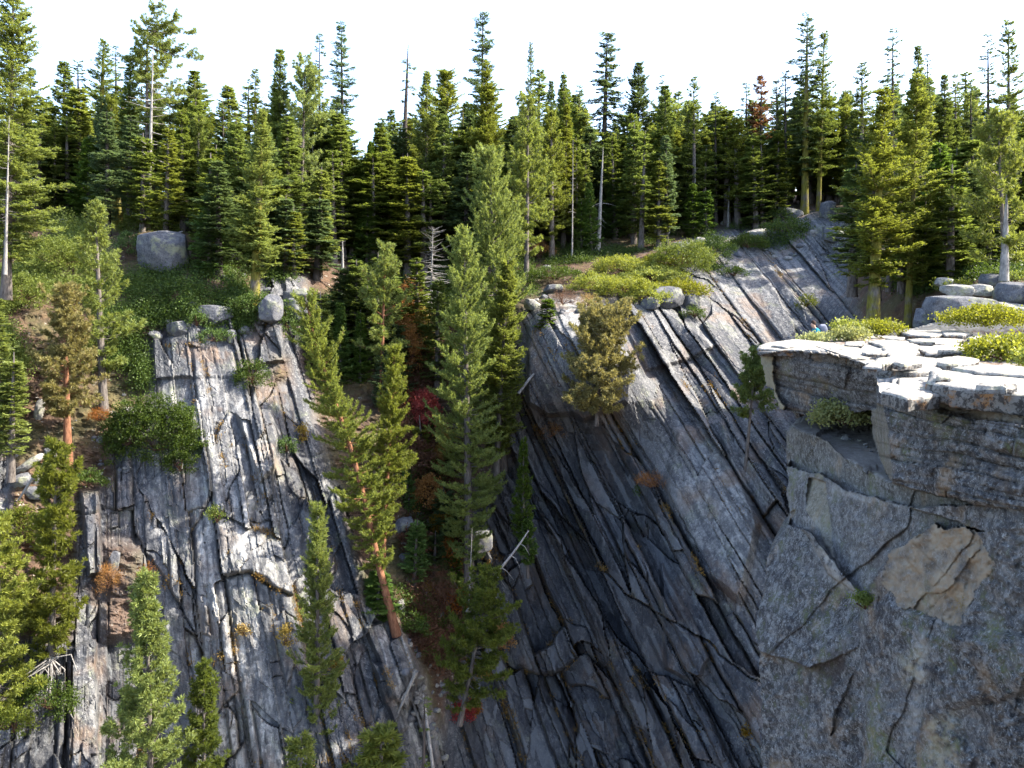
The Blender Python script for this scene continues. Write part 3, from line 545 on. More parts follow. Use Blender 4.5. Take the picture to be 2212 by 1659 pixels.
plate([(1905, 845), (1960, 820), (2040, 825), (2030, 850), (1960, 858)], ZT + .22, .3, 'brown littered slab left of the thick nearest one', 22)
plate([(1950, 796), (2020, 790), (2075, 800), (2010, 812), (1965, 808)], ZT + .1, .2, 'thin slab stepping down in front of the wide white one', 3)
plate([(2004, 826), (2012, 800), (2100, 796), (2225, 806), (2400, 830), (2400, 872), (2212, 850), (2100, 838)], ZT + .42, .40, 'thick nearest slab with a black speckled edge, at the right', 4)
plate([(2060, 792), (2130, 786), (2250, 796), (2300, 812), (2190, 808), (2110, 804)], ZT + .5, .2, 'grey slab lying on the nearest thick slab', 5)
plate([(1939, 716), (1960, 713), (2035, 714), (2040, 722), (2010, 726), (1965, 722)], ZT + .3, .22, 'white slab at the back of the ledge by the fir trunks', 6)
plate([(2032, 714), (2060, 711), (2100, 718), (2080, 723), (2040, 722)], ZT + .35, .22, 'pale block next to the rear white slab', 7)
plate([(1826, 737), (1866, 737), (1862, 745), (1824, 744)], ZT + .2, .16, 'small flat slab in front of the pale bushes', 8)
plate([(1876, 738), (1905, 733), (1960, 738), (1950, 746), (1905, 747)], ZT + .16, .2, 'brown edged slab beyond the small flat one', 9)
plate([(1905, 752), (1950, 745), (1985, 750), (1978, 764), (1930, 768)], ZT + .26, .26, 'tilted slab with an orange broken edge', 10, tilt=(.06, .03))
plate([(1985, 752), (2060, 745), (2120, 752), (2070, 764), (2000, 762)], ZT + .2, .2, 'pale slab left of the nearest bush', 11)
plate([(1960, 732), (2030, 728), (2080, 733), (2040, 741), (1975, 741)], ZT + .18, .18, 'slim slab in the rear row of the ledge', 12)
plate([(2090, 727), (2160, 724), (2180, 730), (2130, 734), (2095, 733)], ZT + .25, .18, 'slab below the rear right bush', 13)
plate([(2010, 776), (2070, 768), (2120, 775), (2090, 786), (2030, 786)], ZT + .22, .2, 'slab beside the brown litter under the bush', 14)
for i, (x, y, w, h, dz, lab) in enumerate([(1770, 744, 60, 5, .14, 'very thin flake near the left tip of the ledge'), (1822, 752, 70, 8, .16, 'thin plate left of the wide white slab'), (1890, 760, 56, 7, .22, 'small thin plate just behind the wide white slab'), (1935, 730, 50, 5, .2, 'brownish flake right of the pale bushes'), (1990, 738, 60, 5, .26, 'flat flake amid the rear rows of plates'), (2060, 756, 64, 6, .32, 'thin plate in front of the nearest bush, at its left end'), (1960, 782, 60, 8, .42, 'thin plate resting on the wide white slab'), (2050, 783, 56, 7, .34, 'small plate right of the one resting on the wide slab'), (2110, 742, 70, 6, .3, 'long flake between the two right hand bushes'), (2040, 812, 60, 8, .5, 'small flake on the left part of the thick nearest slab'), (2150, 830, 90, 12, .56, 'broad flake on the thick nearest slab'), (1700, 745, 60, 6, .2, 'thin flake on the pointed tip slab'), (1905, 782, 50, 7, .40, 'left flake on the wide white slab')]):
    r_ = np.random.default_rng(500 + i); an = np.sort(r_.uniform(0, 6.28, 7)); plate([(x + w / 2 * math.cos(a) * r_.uniform(.75, 1.1), y - h * .6 * math.sin(a) * r_.uniform(.7, 1.1)) for a in -an], ZT + dz, r_.uniform(.12, .2), lab, 520 + i)
rock(1992, 838, 26, 22, 'small white block wedged under the thick slab', 71, 'paleboulder', 20, 18.0, name='boulder', sub=4)
rock(1826, 815, 30, 10, 'small pale stone stuck on the ledge wall', 72, 'paleboulder', 20, 25, name='boulder', sub=4)

# ------------------------------------------------------------------ trees
def kites(b, d, side, w):
    """diamond leaf faces: base b, vector d, side direction, half width w"""
    n = len(b); s = side * (w if np.isscalar(w) else w[:, None])
    V = np.stack([b, b + d * .45 + s, b + d, b + d * .45 - s], 1).reshape(-1, 3)
    return V
def tube(pts, rad, k=5):
    pts = np.asarray(pts, float); n = len(pts); t = np.gradient(pts, axis=0); t /= np.linalg.norm(t, axis=1, keepdims=True) + 1e-9
    ref = np.array([1., 0, 0]) if abs(t[0] @ np.array([1., 0, 0])) < .8 else np.array([0, 1., 0])
    a = np.cross(t, ref); a /= np.linalg.norm(a, axis=1, keepdims=True) + 1e-9; b = np.cross(t, a)
    an = np.linspace(0, 2 * np.pi, k, endpoint=False)
    V = (pts[:, None] + np.asarray(rad)[:, None, None] * (np.cos(an)[None, :, None] * a[:, None] + np.sin(an)[None, :, None] * b[:, None])).reshape(-1, 3)
    i = np.arange(n - 1)[:, None] * k; j = np.arange(k)[None]; j2 = (j + 1) % k
    return V, np.stack([i + j, i + j2, i + k + j2, i + k + j], -1).reshape(-1, 4)
class Acc:
    def __init__(s): s.V = []; s.F = []; s.n = 0
    def add(s, V, Fc): s.V.append(V); s.F.append(Fc + s.n); s.n += len(V)
    def mesh(s, name, mat): return mesh_np(name, np.concatenate(s.V), np.concatenate(s.F), [mat])
def leafmesh(name, Vs, mat, r, rn=None):
    V = np.concatenate(Vs); n = len(V) // 4; Fq = np.arange(n * 4).reshape(n, 4)
    return mesh_np(name, V, Fq, [mat], {'rnd': r.random(n) if rn is None else rn}, smooth=False)
def unit(v): return v / (np.linalg.norm(v, axis=-1, keepdims=True) + 1e-9)
Zv = np.array([0, 0, 1.])
def gen_tree(seed, H, R, style='fir', cb=.12, ws=.36, nb=6, prof=.85, et=35, eb=-12, curl=.25, gap=.0, irr=.25, bend=0., r0=None, dead=0., top=1., leafk=1., side=None, wig=.0):
    r = np.random.default_rng(seed); tr = Acc(); LV = []
    n = 18; hz = np.linspace(0, 1, n); r0 = r0 or H * .0125 + .03
    bx = bend * hz ** 2 * H + wig * np.sin(hz * 7 + seed) * hz; by = wig * np.cos(hz * 5 + seed) * hz
    ax = np.stack([bx, by, hz * H], 1); rad = r0 * (1 - hz) ** .8 * (1 + .35 * np.exp(-hz * 25)) + .012
    ax0 = ax.copy(); ax0[0, 2] -= 1.2
    tr.add(*tube(ax0, rad, 8))
    z = cb * H; k = 0
    while z < H * .985 * top:
        h = (z - cb * H) / (H - cb * H)
        pf = (1 - h) ** prof * min(1, (h + .12) / .30) * (.9 + .1 * math.sin(k)) + .035
        zi = z / H; c0 = np.array([np.interp(zi, hz, ax[:, 0]), np.interp(zi, hz, ax[:, 1]), z])
        pf *= r.uniform(.62, 1.12); m = max(2, int(round(nb * (0.55 + .7 * r.random()))))
        for q in range(m):
            if r.random() < gap: continue
            a = 6.283 * (q / m + r.random() * .5) + k * 1.1; L = R * pf * (1 + irr * (r.random() * 2 - 1.2))
            if side is not None: L *= .45 + .75 * (.5 + .5 * math.cos(a - side))
            if L < .12: continue
            e = math.radians(eb + (et - eb) * h + r.normal() * 7); out = np.array([math.cos(a), math.sin(a), 0])
            nt_ = max(4, int(L / .22) + 2); ta = np.linspace(0, 1, nt_)[:, None]
            bp = c0 + Zv * r.uniform(-.15, .15) + out * L * ta * math.cos(e) + Zv * L * (math.sin(e) * ta + curl * ta ** 2.2 - (.10 * ta if e < .2 else 0))
            bp += np.cumsum(r.normal(0, .025 * L / nt_ * 3, (nt_, 3)), 0)
            tr.add(*tube(bp, np.linspace(max(.012, .02 * L ** .8 * 1.1), .006, nt_), 3))
            if r.random() < dead: continue
            bd = unit(np.gradient(bp, axis=0)); sd = unit(np.cross(bd, Zv))
            if style == 'fir':
                ns = max(3, int(L / .105)); t0 = .18 + .8 * np.sort(r.random(ns)); B = np.stack([np.interp(t0, ta[:, 0], bp[:, i]) for i in range(3)], 1); D = np.stack([np.interp(t0, ta[:, 0], bd[:, i]) for i in range(3)], 1); Sd = np.stack([np.interp(t0, ta[:, 0], sd[:, i]) for i in range(3)], 1)
                for sg in (-1, 1):
                    ph = .85 + .25 * r.random(ns); tl = (.18 + .38 * L ** .7 * (1 - t0 * .75)) * (.7 + .6 * r.random(ns))
                    td = D * np.cos(ph)[:, None] + sg * Sd * np.sin(ph)[:, None] + Zv * r.normal(-.02, .16, (ns, 1)); td = unit(td)
                    up_ = unit(np.cross(td, Sd * sg) + 1e-4); up_ = np.where(up_[:, 2:3] < 0, -up_, up_)
                    inp = unit(np.cross(td, Zv + 0 * td) + 1e-4)
                    LV.append(kites(B, td * tl[:, None] * .85, unit(inp + r.normal(0, .35, (ns, 3))), .036 * leafk))
                    for f_ in (.25, .5, .72, .9):
                        for s2 in (-1, 1):
                            l2 = (.11 + .22 * tl * (1.1 - f_)) * (.7 + .6 * r.random(ns)) * leafk
                            d2 = unit(td * .75 + s2 * inp * .66 + r.normal(0, .22, (ns, 3)) + Zv * .05)
                            LV.append(kites(B + td * (tl * f_)[:, None], d2 * l2[:, None], unit(np.cross(d2, Zv + r.normal(0, .5, (ns, 3)))), .037 * leafk))
                nt2 = 4; tipd = unit(bd[-1] + r.normal(0, .3, (nt2, 3))); LV.append(kites(np.repeat(bp[-1:], nt2, 0), tipd * .2 * leafk, unit(np.cross(tipd, Zv + r.normal(0, .4, (nt2, 3)))), .028 * leafk))
            else:
                # secondary branchlets
                nsb = max(3, int(L / (.30 if style == 'brush' else .30))); segs = [(bp[max(1, nt_ // 3):], L)]
                for j in range(nsb):
                    i = r.integers(max(1, nt_ // 4), nt_); l2 = (.25 + .32 * L * (1.15 - i / nt_)) * (.6 + .7 * r.random()); sg = 1 if j % 2 else -1
                    d2 = unit(bd[i] * .75 + sg * sd[i] * (.55 + .3 * r.random()) + Zv * r.uniform(-.15, .45)); kk = np.linspace(0, 1, 4)[:, None]
                    sbp = bp[i] + d2 * l2 * kk + Zv * l2 * .28 * kk ** 2; segs.append((sbp, l2)); tr.add(*tube(sbp, np.linspace(.012, .005, 4), 3))
                for sbp, l2 in segs:
                    if style == 'brush':
                        nn = max(10, int(l2 / .010)); t0 = r.random(nn) ** .8; tt = np.linspace(0, 1, len(sbp)); B = np.stack([np.interp(t0, tt, sbp[:, i]) for i in range(3)], 1); dd = unit(np.gradient(sbp, axis=0)); D = np.stack([np.interp(t0, tt, dd[:, i]) for i in range(3)], 1)
                        d2 = unit(D * .7 + r.normal(0, .55, (nn, 3)) + Zv * .1); LV.append(kites(B, d2 * (.12 + .13 * r.random(nn))[:, None] * leafk, unit(np.cross(d2, r.normal(size=(nn, 3)))), .023 * leafk))
                    else:
                        for tp in ((1.,) if l2 < .5 else (1., .66, .36)):
                            nn = 30; i = tp * (len(sbp) - 1); B = sbp[int(i)] if tp == 1 else sbp[int(i)] + (sbp[min(int(i) + 1, len(sbp) - 1)] - sbp[int(i)]) * (i % 1); dd = unit(sbp[-1] - sbp[0])
                            d2 = unit(dd * .55 + r.normal(0, .62, (nn, 3)) + Zv * .22); LV.append(kites(B + d2 * .03 - dd * .1 * r.random((nn, 1)), d2 * (.18 + .14 * r.random(nn))[:, None] * leafk, unit(np.cross(d2, r.normal(size=(nn, 3)))), .030 * leafk))
        z += ws * (.7 + .6 * r.random()) * (1 - .35 * h); k += 1
    return tr, LV, r
CACHE = {}
KIND = {  # style, leaf material, bark, keyword arguments
 'fir': ('fir', 'fir', 'bark', dict(cb=.10, nb=6, prof=.8)),
 'firy': ('fir', 'firy', 'bark', dict(cb=.10, nb=6, prof=.8)),
 'firb': ('fir', 'firb', 'darkbark', dict(cb=.15, nb=6, prof=.75)),
 'young': ('fir', 'young', 'bark', dict(cb=.02, nb=7, prof=.95, ws=.30, irr=.12, et=40, eb=-5)),
 'sparse': ('fir', 'firb', 'darkbark', dict(cb=.30, nb=4, prof=.55, ws=.55, gap=.22, irr=.5, eb=-30, et=15, curl=.18)),
 'open': ('fir', 'fir', 'bark', dict(cb=.2, nb=5, prof=.7, ws=.5, gap=.15, irr=.45, eb=-20)),
 'pine': ('tuft', 'pine', 'bark', dict(cb=.22, nb=4, prof=.5, ws=.55, eb=-8, et=45, curl=.30, irr=.35)),
 'pinered': ('tuft', 'pine', 'red', dict(cb=.25, nb=4, prof=.5, ws=.55, eb=-8, et=45, curl=.30, irr=.35)),
 'brush': ('brush', 'brush', 'bark', dict(cb=.14, nb=5, prof=.6, ws=.48, eb=-14, et=40, curl=.50, irr=.6)),
 'brushred': ('brush', 'brush', 'red', dict(cb=.2, nb=4, prof=.55, ws=.5, eb=-12, et=40, curl=.42, irr=.6)),
 'rust': ('fir', 'deadn', 'darkbark', dict(cb=.35, nb=5, prof=.6, ws=.5, gap=.2, irr=.4)),
 'bare': ('fir', 'fir', 'dead', dict(cb=.15, nb=4, prof=.45, ws=.55, dead=1., irr=.8, eb=-20, et=20, curl=.1)),
 'spire': ('fir', 'fir', 'darkbark', dict(cb=.35, nb=5, prof=.25, ws=.3, dead=.93, irr=.9, eb=-25, et=0, curl=.0)),
 'flat': ('tuft', 'greyn', 'bark', dict(cb=.50, nb=5, prof=.04, ws=.62, eb=-22, et=12, curl=.14, irr=.5, gap=.05)),
}
def proto(kind, H, R, v, unique=False, **kw):
    cls = min((4, 7, 11, 16, 22, 29), key=lambda c: abs(math.log(c / H))); key = (kind, cls, v)
    if unique: cls, key = H, (kind, H, R, v, str(kw))
    if key not in CACHE:
        st, lm, bk, kk = KIND[kind]; kk = {**kk, **kw}
        Rp = R if unique else cls * {'young': .20, 'sparse': .10, 'pine': .16, 'pinered': .16, 'flat': .15, 'bare': .10, 'spire': .05}.get(kind, .125)
        tr, LV, r = gen_tree(hash((len(CACHE), 13)) % 9999 + v, cls, Rp, st, **kk)
        CACHE[key] = (tr.mesh('trunk', M[bk]), leafmesh('crown', LV, M[lm], r) if LV else None, cls, Rp)
    return CACHE[key]
NT_ = [0]
def tree(kind, tx, ty, bx, by, hw0, label, Y=None, moss=False, name=None, group=None, v=None, unique=False, mat=None, **kw):
    b = gnd(bx, by) if Y is None else np.array(unp(bx, by, Y)); t = np.array(unp(tx, ty, b[1]))
    ax = t - b; H = float(np.linalg.norm(ax)); hw = hw0 * 1.28; R = hw * b[1] / F; NT_[0] += 1
    tm, cm_, hp, rp = proto(kind, H, R, (NT_[0] % 3) if v is None else v, unique, **kw)
    nm = name or {'pine': 'pine_tree', 'pinered': 'pine_tree', 'flat': 'pine_tree', 'brush': 'lodgepole_tree', 'brushred': 'lodgepole_tree', 'bare': 'dead_tree', 'spire': 'dead_tree', 'young': 'young_fir'}.get(kind, 'fir_tree')
    o = empty(nm, b); tag(o, label, 'dead tree' if kind in ('bare', 'spire') else 'tree', group)
    o.rotation_mode = 'QUATERNION'; q = Zq(ax / H); o.rotation_quaternion = q
    if not unique: sx = R / rp; sz = H / hp; o.scale = (max(sx, .45 * sz), max(sx, .45 * sz), sz)
    ro = random.uniform(0, 6.28) if not unique else 0
    for pn, me in (('trunk', tm), ('crown', cm_)):
        if me is None: continue
        p = link(pn, me, o); p.rotation_euler = (0, 0, ro)
        if pn == 'trunk' and moss: p.material_slots[0].link = 'OBJECT'; p.material_slots[0].material = M['moss']
        if pn == 'crown' and mat: p.material_slots[0].link = 'OBJECT'; p.material_slots[0].material = M[mat]
    return o
def Zq(d): return Vector((0, 0, 1)).rotation_difference(Vector(d))
T = tree
# --- left
T('firy', 30, -60, 14, 610, 95, 'tall bright yellow green fir cut by the left edge of the photo', Y=56, unique=True, v=1)
T('bare', 20, 250, 12, 560, 16, 'pale bare dead pole in front of the leftmost fir', Y=54)
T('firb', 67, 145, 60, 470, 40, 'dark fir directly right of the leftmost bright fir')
T('fir', 138, 132, 140, 455, 52, 'broad bushy fir with a blunt dense top left of the leaning trunk')
T('sparse', 168, 130, 172, 440, 34, 'thin open fir behind the broad bushy fir')
T('open', 224, 85, 213, 450, 46, 'fir with a leaning mossy yellow trunk', moss=True, unique=True, cb=.3, r0=.55)
T('sparse', 250, 98, 252, 440, 30, 'very thin ragged fir between the leaning trunk and the flat topped pine')
T('fir', 282, 134, 270, 468, 42, 'fir with a mossy foot just left of the flat topped pine', moss=True)
T('flat', 318, 47, 316, 470, 66, 'tall flat topped pine with long crooked limbs against the sky', Y=80, unique=True, side=0.1, mat='pine')
T('bare', 331, 95, 320, 496, 52, 'grey dead tree with long white limbs in front of the flat topped pine', moss=False, unique=True, cb=.28, top=.82, nb=4, ws=.8, r0=.21, eb=-10, irr=.7)
T('fir', 420, 148, 425, 480, 50, 'dark layered fir right of the white limbed dead tree')
T('sparse', 482, 212, 482, 480, 20, 'slim spindly fir in the gap of sky')
T('open', 551, 150, 552, 490, 34, 'open topped fir left of the narrow tall fir')
T('fir', 605, 100, 603, 520, 42, 'narrow tall fir with a bare leader, left of the twin trunked pine')
T('firy', 568, 240, 549, 662, 58, 'fir with a long mossy trunk rooted beside grey boulders', moss=True, unique=True, cb=.18, r0=.4)
T('pine', 659, 132, 648, 545, 62, 'full rounded pine with a clear brown trunk', unique=True, cb=.28)
T('sparse', 690, 67, 690, 470, 26, 'small topped fir peeping over the rounded pine')
T('sparse', 737, 44, 742, 490, 36, 'very tall dark fir standing alone left of the wide gap of sky', unique=True, cb=.12, nb=5, gap=.1, ws=.42)
T('bare', 676, 300, 668, 525, 10, 'slim pale pole beside the rounded pine')
T('fir', 735, 270, 740, 560, 52, 'dense dark lower fir beneath the very tall dark one', moss=False)
T('young', 97, 334, 97, 430, 27, 'small conical fir on the far left slope')
T('young', 134, 405, 134, 474, 22, 'smallest fir, in front of the pale boulder at left')
T('young', 240, 560, 236, 620, 14, 'tiny fir left of the large blocky boulder')
T('fir', 392, 240, 395, 500, 40, 'shaded fir between the dead white limbs and the layered fir')
T('fir', 510, 250, 512, 540, 44, 'mid green fir below the gap of sky')
T('fir', 455, 330, 452, 560, 44, 'shaggy fir standing behind the large blocky boulder')
T('fir', 100, 210, 105, 470, 46, 'shaded fir behind the small conical fir at left')
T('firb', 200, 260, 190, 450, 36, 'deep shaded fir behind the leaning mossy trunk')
# --- centre skyline
T('spire', 882, 91, 866, 500, 16, 'leaning dead spire, bare and pointed, in the middle of the sky', unique=True, r0=.42, v=2)
T('sparse', 825, 249, 822, 560, 36, 'hook topped ragged fir left of the dead spire')
T('firy', 922, 151, 920, 540, 52, 'pale conical fir right of the dead spire', unique=True)
T('sparse', 1043, 16, 1040, 500, 42, 'tallest tree, a dark open crowned fir in the middle', unique=True, cb=.25, nb=5, gap=.08, ws=.42)
T('firy', 1052, 134, 1046, 560, 66, 'yellow green fir with a mossy trunk under the tallest tree', moss=True, unique=True)
T('spire', 1000, 228, 1000, 500, 12, 'broken mossy snag left of the tallest tree', moss=True, unique=True, top=.6, r0=.5)
T('brush', 1057, 326, 1085, 985, 78, 'large sunlit yellow green conifer filling the centre', Y=66, unique=True, cb=.06, prof=.45, nb=6, ws=.40, eb=-20, curl=.34)
T('open', 1147, 86, 1146, 560, 26, 'slender fir with a needle thin top right of the centre')
T('pine', 1141, 214, 1137, 605, 58, 'bright full pine over a dark straight trunk', unique=True, cb=.15, mat='brush')
T('brush', 1191, 238, 1192, 560, 42, 'round topped pine next to the slender fir')
T('fir', 1218, 155, 1218, 520, 30, 'pointed dark fir behind the round topped pine')
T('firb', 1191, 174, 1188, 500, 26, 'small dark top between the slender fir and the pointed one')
T('sparse', 1251, 186, 1252, 490, 26, 'ragged fir left of the tall bare trunked one')
T('firy', 1225, 222, 1216, 535, 34, 'narrow bright fir with a straight grey trunk')
T('sparse', 1312, 66, 1300, 480, 46, 'tall dark fir with a long bare reddish trunk', unique=True, cb=.50, nb=6, gap=.05, ws=.42, r0=.46, prof=.6)
T('bare', 1303, 317, 1292, 545, 34, 'white dead snag with curved lower branches', unique=True, cb=.08, top=.5, nb=3, r0=.24, curl=-.15)
T('firb', 1379, 134, 1378, 475, 54, 'broad dark fir right of the long bare trunk', unique=True, cb=.2)
T('sparse', 1430, 160, 1430, 470, 22, 'thin broken topped fir beside the broad dark one')
T('fir', 1437, 180, 1438, 500, 42, 'fir with a pale thin trunk line')
T('young', 1256, 430, 1256, 545, 26, 'young fir left of the white snag')
T('young', 1325, 388, 1325, 515, 32, 'young fir right of the white snag')
T('young', 1272, 396, 1278, 545, 24, 'slim young fir behind the white snag foot')
T('firy', 1265, 320, 1264, 520, 26, 'spindly bright fir left of the white snag')
T('young', 801, 307, 800, 575, 46, 'layered green fir at the head of the gully', unique=True)
T('fir', 842, 336, 845, 580, 40, 'dark fir behind the layered green one')
T('young', 785, 340, 770, 540, 34, 'bright slim fir beside the dark lower fir')
T('fir', 960, 250, 958, 560, 46, 'shaded fir between the pale conical fir and the broken snag')
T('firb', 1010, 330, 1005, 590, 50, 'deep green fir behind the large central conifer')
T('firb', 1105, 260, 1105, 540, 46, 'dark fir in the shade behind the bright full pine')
# --- right skyline
T('open', 1499, 167, 1499, 500, 34, 'upright fir at the left of the open right hand forest')
T('sparse', 1546, 200, 1546, 490, 24, 'spindly leaning fir right of the upright one')
T('sparse', 1612, 174, 1612, 470, 28, 'open flat headed fir beside the rust coloured one')
T('rust', 1644, 157, 1644, 470, 34, 'dying fir with rust brown needles and bare spire')
T('open', 1677, 167, 1678, 470, 30, 'dark fir just right of the rust coloured one')
T('sparse', 1697, 147, 1696, 470, 26, 'thin fir left of the twin mossy firs')
T('sparse', 1744, 31, 1738, 462, 44, 'taller of the twin firs, mossy yellow trunk on the outcrop', moss=True, unique=True, cb=.22, nb=5, gap=.06, r0=.42)
T('open', 1781, 63, 1768, 455, 42, 'shorter of the twin mossy firs on the outcrop', moss=True, unique=True, cb=.2)
T('flat', 1818, 206, 1813, 410, 28, 'dark pine with a forked crooked top against the sky', mat='firb')
T('open', 1862, 137, 1862, 480, 44, 'grey green fir right of the forked pine')
T('sparse', 1929, 56, 1926, 500, 34, 'tall half bare fir with a long dead spire', unique=True, cb=.4, gap=.4)
T('firy', 1909, 188, 1885, 694, 80, 'broad fir with a mossy trunk rising behind the pale bushes', Y=47, moss=True, unique=True, cb=.18, irr=.5, r0=.38)
T('fir', 1983, 97, 1986, 470, 34, 'dark fir behind the broad pale topped fir')
T('firy', 1983, 160, 1960, 712, 74, 'broad pale topped fir right of the mossy trunk', Y=49, moss=True, unique=True, cb=.2, v=3)
T('sparse', 2003, 110, 2006, 470, 24, 'thin fir top beside the broad pale topped fir')
T('fir', 2040, 160, 2042, 480, 34, 'plain dark fir in the right hand row')
T('open', 2063, 154, 2066, 480, 28, 'open fir next to the plain dark one')
T('sparse', 2097, 180, 2098, 480, 24, 'low ragged fir left of the two tall right hand firs')
T('sparse', 2134, 70, 2136, 500, 30, 'left and thinner of the two tall right hand firs')
T('open', 2178, 44, 2180, 500, 46, 'right and fuller of the two tall right hand firs', unique=True)
T('pine', 2156, 262, 2171, 608, 78, 'sunlit pine on the outcrop with long tufted branches', Y=43, unique=True, cb=.15, r0=.14)
T('bare', 2175, 412, 2170, 562, 26, 'small white dead tree in front of the sunlit pine', Y=42)
T('young', 2000, 430, 1995, 605, 34, 'slim green fir behind the outcrop', Y=50)
T('fir', 2057, 354, 2052, 620, 54, 'bushy fir left of the sunlit pine', Y=48)
T('fir', 2100, 300, 2100, 560, 54, 'shaded fir behind the sunlit pine', Y=56)
T('firy', 2225, 250, 2228, 600, 60, 'fir cut by the right edge of the photo', Y=50)
T('young', 1496, 395, 1496, 512, 28, 'young fir at the left of the low slope shrubs')
T('young', 1524, 405, 1526, 510, 24, 'second young fir at the left of the low slope shrubs')
T('olive' if False else 'firy', 1580, 370, 1585, 480, 26, 'small yellowish fir above the low slope shrubs')
T('young', 1566, 360, 1562, 470, 24, 'dark young fir beside the small yellowish one')
T('bare', 1521, 285, 1521, 445, 12, 'slim white dead pole in the right hand forest')
T('fir', 1850, 350, 1842, 600, 50, 'shaded fir at the lower edge of the bare slope', Y=58)
# --- middle and front
T('brushred', 668, 636, 848, 1338, 48, 'crooked leaning conifer on a red trunk with a kinked ragged top', unique=True, cb=.17, Y=52, prof=.3, r0=.26, wig=.35, irr=.7, nb=6, ws=.36, eb=-25, curl=.32)
T('brushred', 853, 750, 826, 1200, 42, 'conifer with a candle shaped top beside the crooked one', unique=True, cb=.10, Y=54, prof=.45, r0=.2, irr=.65, v=4, nb=6, ws=.38, eb=-22, curl=.34)
T('brush', 1002, 500, 1014, 1240, 64, 'long sunlit conifer with upturned branch tips in the middle', unique=True, cb=.06, Y=58, prof=.42, nb=6, ws=.40, irr=.65, eb=-24, curl=.36)
T('young', 1098, 560, 1072, 1020, 50, 'bright green fir with shelf like branches right of the long conifer', unique=True, cb=.10, Y=60, mat='firy', prof=.5)
T('young', 1131, 938, 1130, 1170, 28, 'dark green small fir against the shaded wall', Y=57)
T('young', 1140, 1100, 1140, 1215, 20, 'tiny yellowish fir below the small dark green one', Y=56.5)
T('brush', 686, 1088, 684, 1660, 44, 'slim pale conifer growing in front of the jointed wall', unique=True, cb=.03, Y=46.5, prof=.55, et=30, ws=.32, mat='firy')
T('young', 902, 1120, 895, 1250, 32, 'small vivid green fir in the dark gully')
T('young', 976, 1170, 978, 1300, 28, 'small dark fir right of the mossy gully rocks')
T('pine', 1062, 1235, 1000, 1530, 78, 'dark bushy pine drooping over the rubble chute', unique=True, cb=.05, Y=49, mat='fir', nb=5, ws=.46)
T('pinered', 140, 628, 146, 972, 54, 'dusty yellow pine on a bright orange trunk', unique=True, mat='greyn', cb=.22, r0=.26, prof=.35, ws=.4, nb=5)
T('pine', 206, 450, 224, 885, 64, 'tall bright pine on a grey trunk over the bare slope', unique=True, cb=.20, r0=.30)
T('pine', 122, 950, 110, 1465, 66, 'pine with exposed roots in front of the left pillars', unique=True, cb=.12, Y=44, prof=.45, nb=5)
T('pine', 316, 1245, 330, 1900, 92, 'big tufted pine in the lower left foreground', unique=True, cb=.05, Y=40, prof=.55, nb=5, ws=.5)
T('pine', 440, 1440, 440, 1880, 48, 'darker pine pressed against the foreground one', Y=42, unique=True, mat='fir', cb=.05)
T('firy', -10, 640, 0, 960, 50, 'bushy fir low on the left edge', Y=50)
T('firy', 30, 760, 24, 1000, 40, 'bright leafy fir above the rubble heap', Y=49, mat='pine')
T('pine', 0, 1130, -10, 1560, 90, 'bright bushy pine on the left edge lower down', Y=42, unique=True, cb=.05, mat='manz')
T('pine', 652, 1590, 645, 1760, 30, 'little pine top at the bottom of the photo', Y=43, mat='pine', cb=.02)
T('pine', 822, 1592, 825, 1740, 50, 'dark green pine top at the foot of the rubble chute', Y=44)
T('bare', 740, 520, 740, 660, 24, 'thin grey dead pole with level twigs')
T('pinered', 832, 535, 822, 885, 54, 'pine with a bent bare trunk at the head of the gully', unique=True, cb=.3, mat='pine', irr=.6)
T('bare', 935, 490, 930, 700, 42, 'twiggy grey dead tree left of the long conifer', unique=True, nb=7, ws=.3, cb=.2)
T('pine', 1296, 690, 1290, 885, 76, 'olive green bushy pine growing out of the overhang', unique=True, cb=.02, Y=57, mat='greyn', prof=.2, nb=6, ws=.3)
T('pine', 1632, 772, 1610, 1015, 42, 'lone pine with a long bare trunk on the right wall', unique=True, cb=.5, mat='fir', prof=.4, ws=.35)
T('young', 1182, 640, 1182, 725, 26, 'little dark fir on top of the overhang', Y=62)
T('fir', 900, 560, 902, 800, 50, 'deep shaded fir inside the gully', Y=70)
T('fir', 945, 600, 945, 840, 46, 'drooping dark fir inside the gully behind the long conifer', Y=68)
T('fir', 770, 560, 770, 800, 54, 'shaded fir on the left side of the gully', Y=68)
T('fir', 730, 700, 735, 900, 44, 'dark fir behind the crooked conifer', Y=66)
T('firb', 860, 700, 862, 930, 44, 'dark fir under the bent pine', Y=67)
T('young', 820, 1230, 815, 1330, 44, 'dark green shrubby fir around the red trunk foot', Y=52.5)
T('spire', 918, 1490, 912, 1800, 16, 'thin mossy dead top sticking up at the bottom', Y=44)
T('bare', 1020, 1140, 1012, 1330, 10, 'thin grey dead trunk beside the smooth block', Y=55)
T('fir', 620, 250, 625, 560, 50, 'shaded fir behind the long mossy trunk')
T('firy', 695, 360, 690, 600, 42, 'pale fir under the rounded pine')

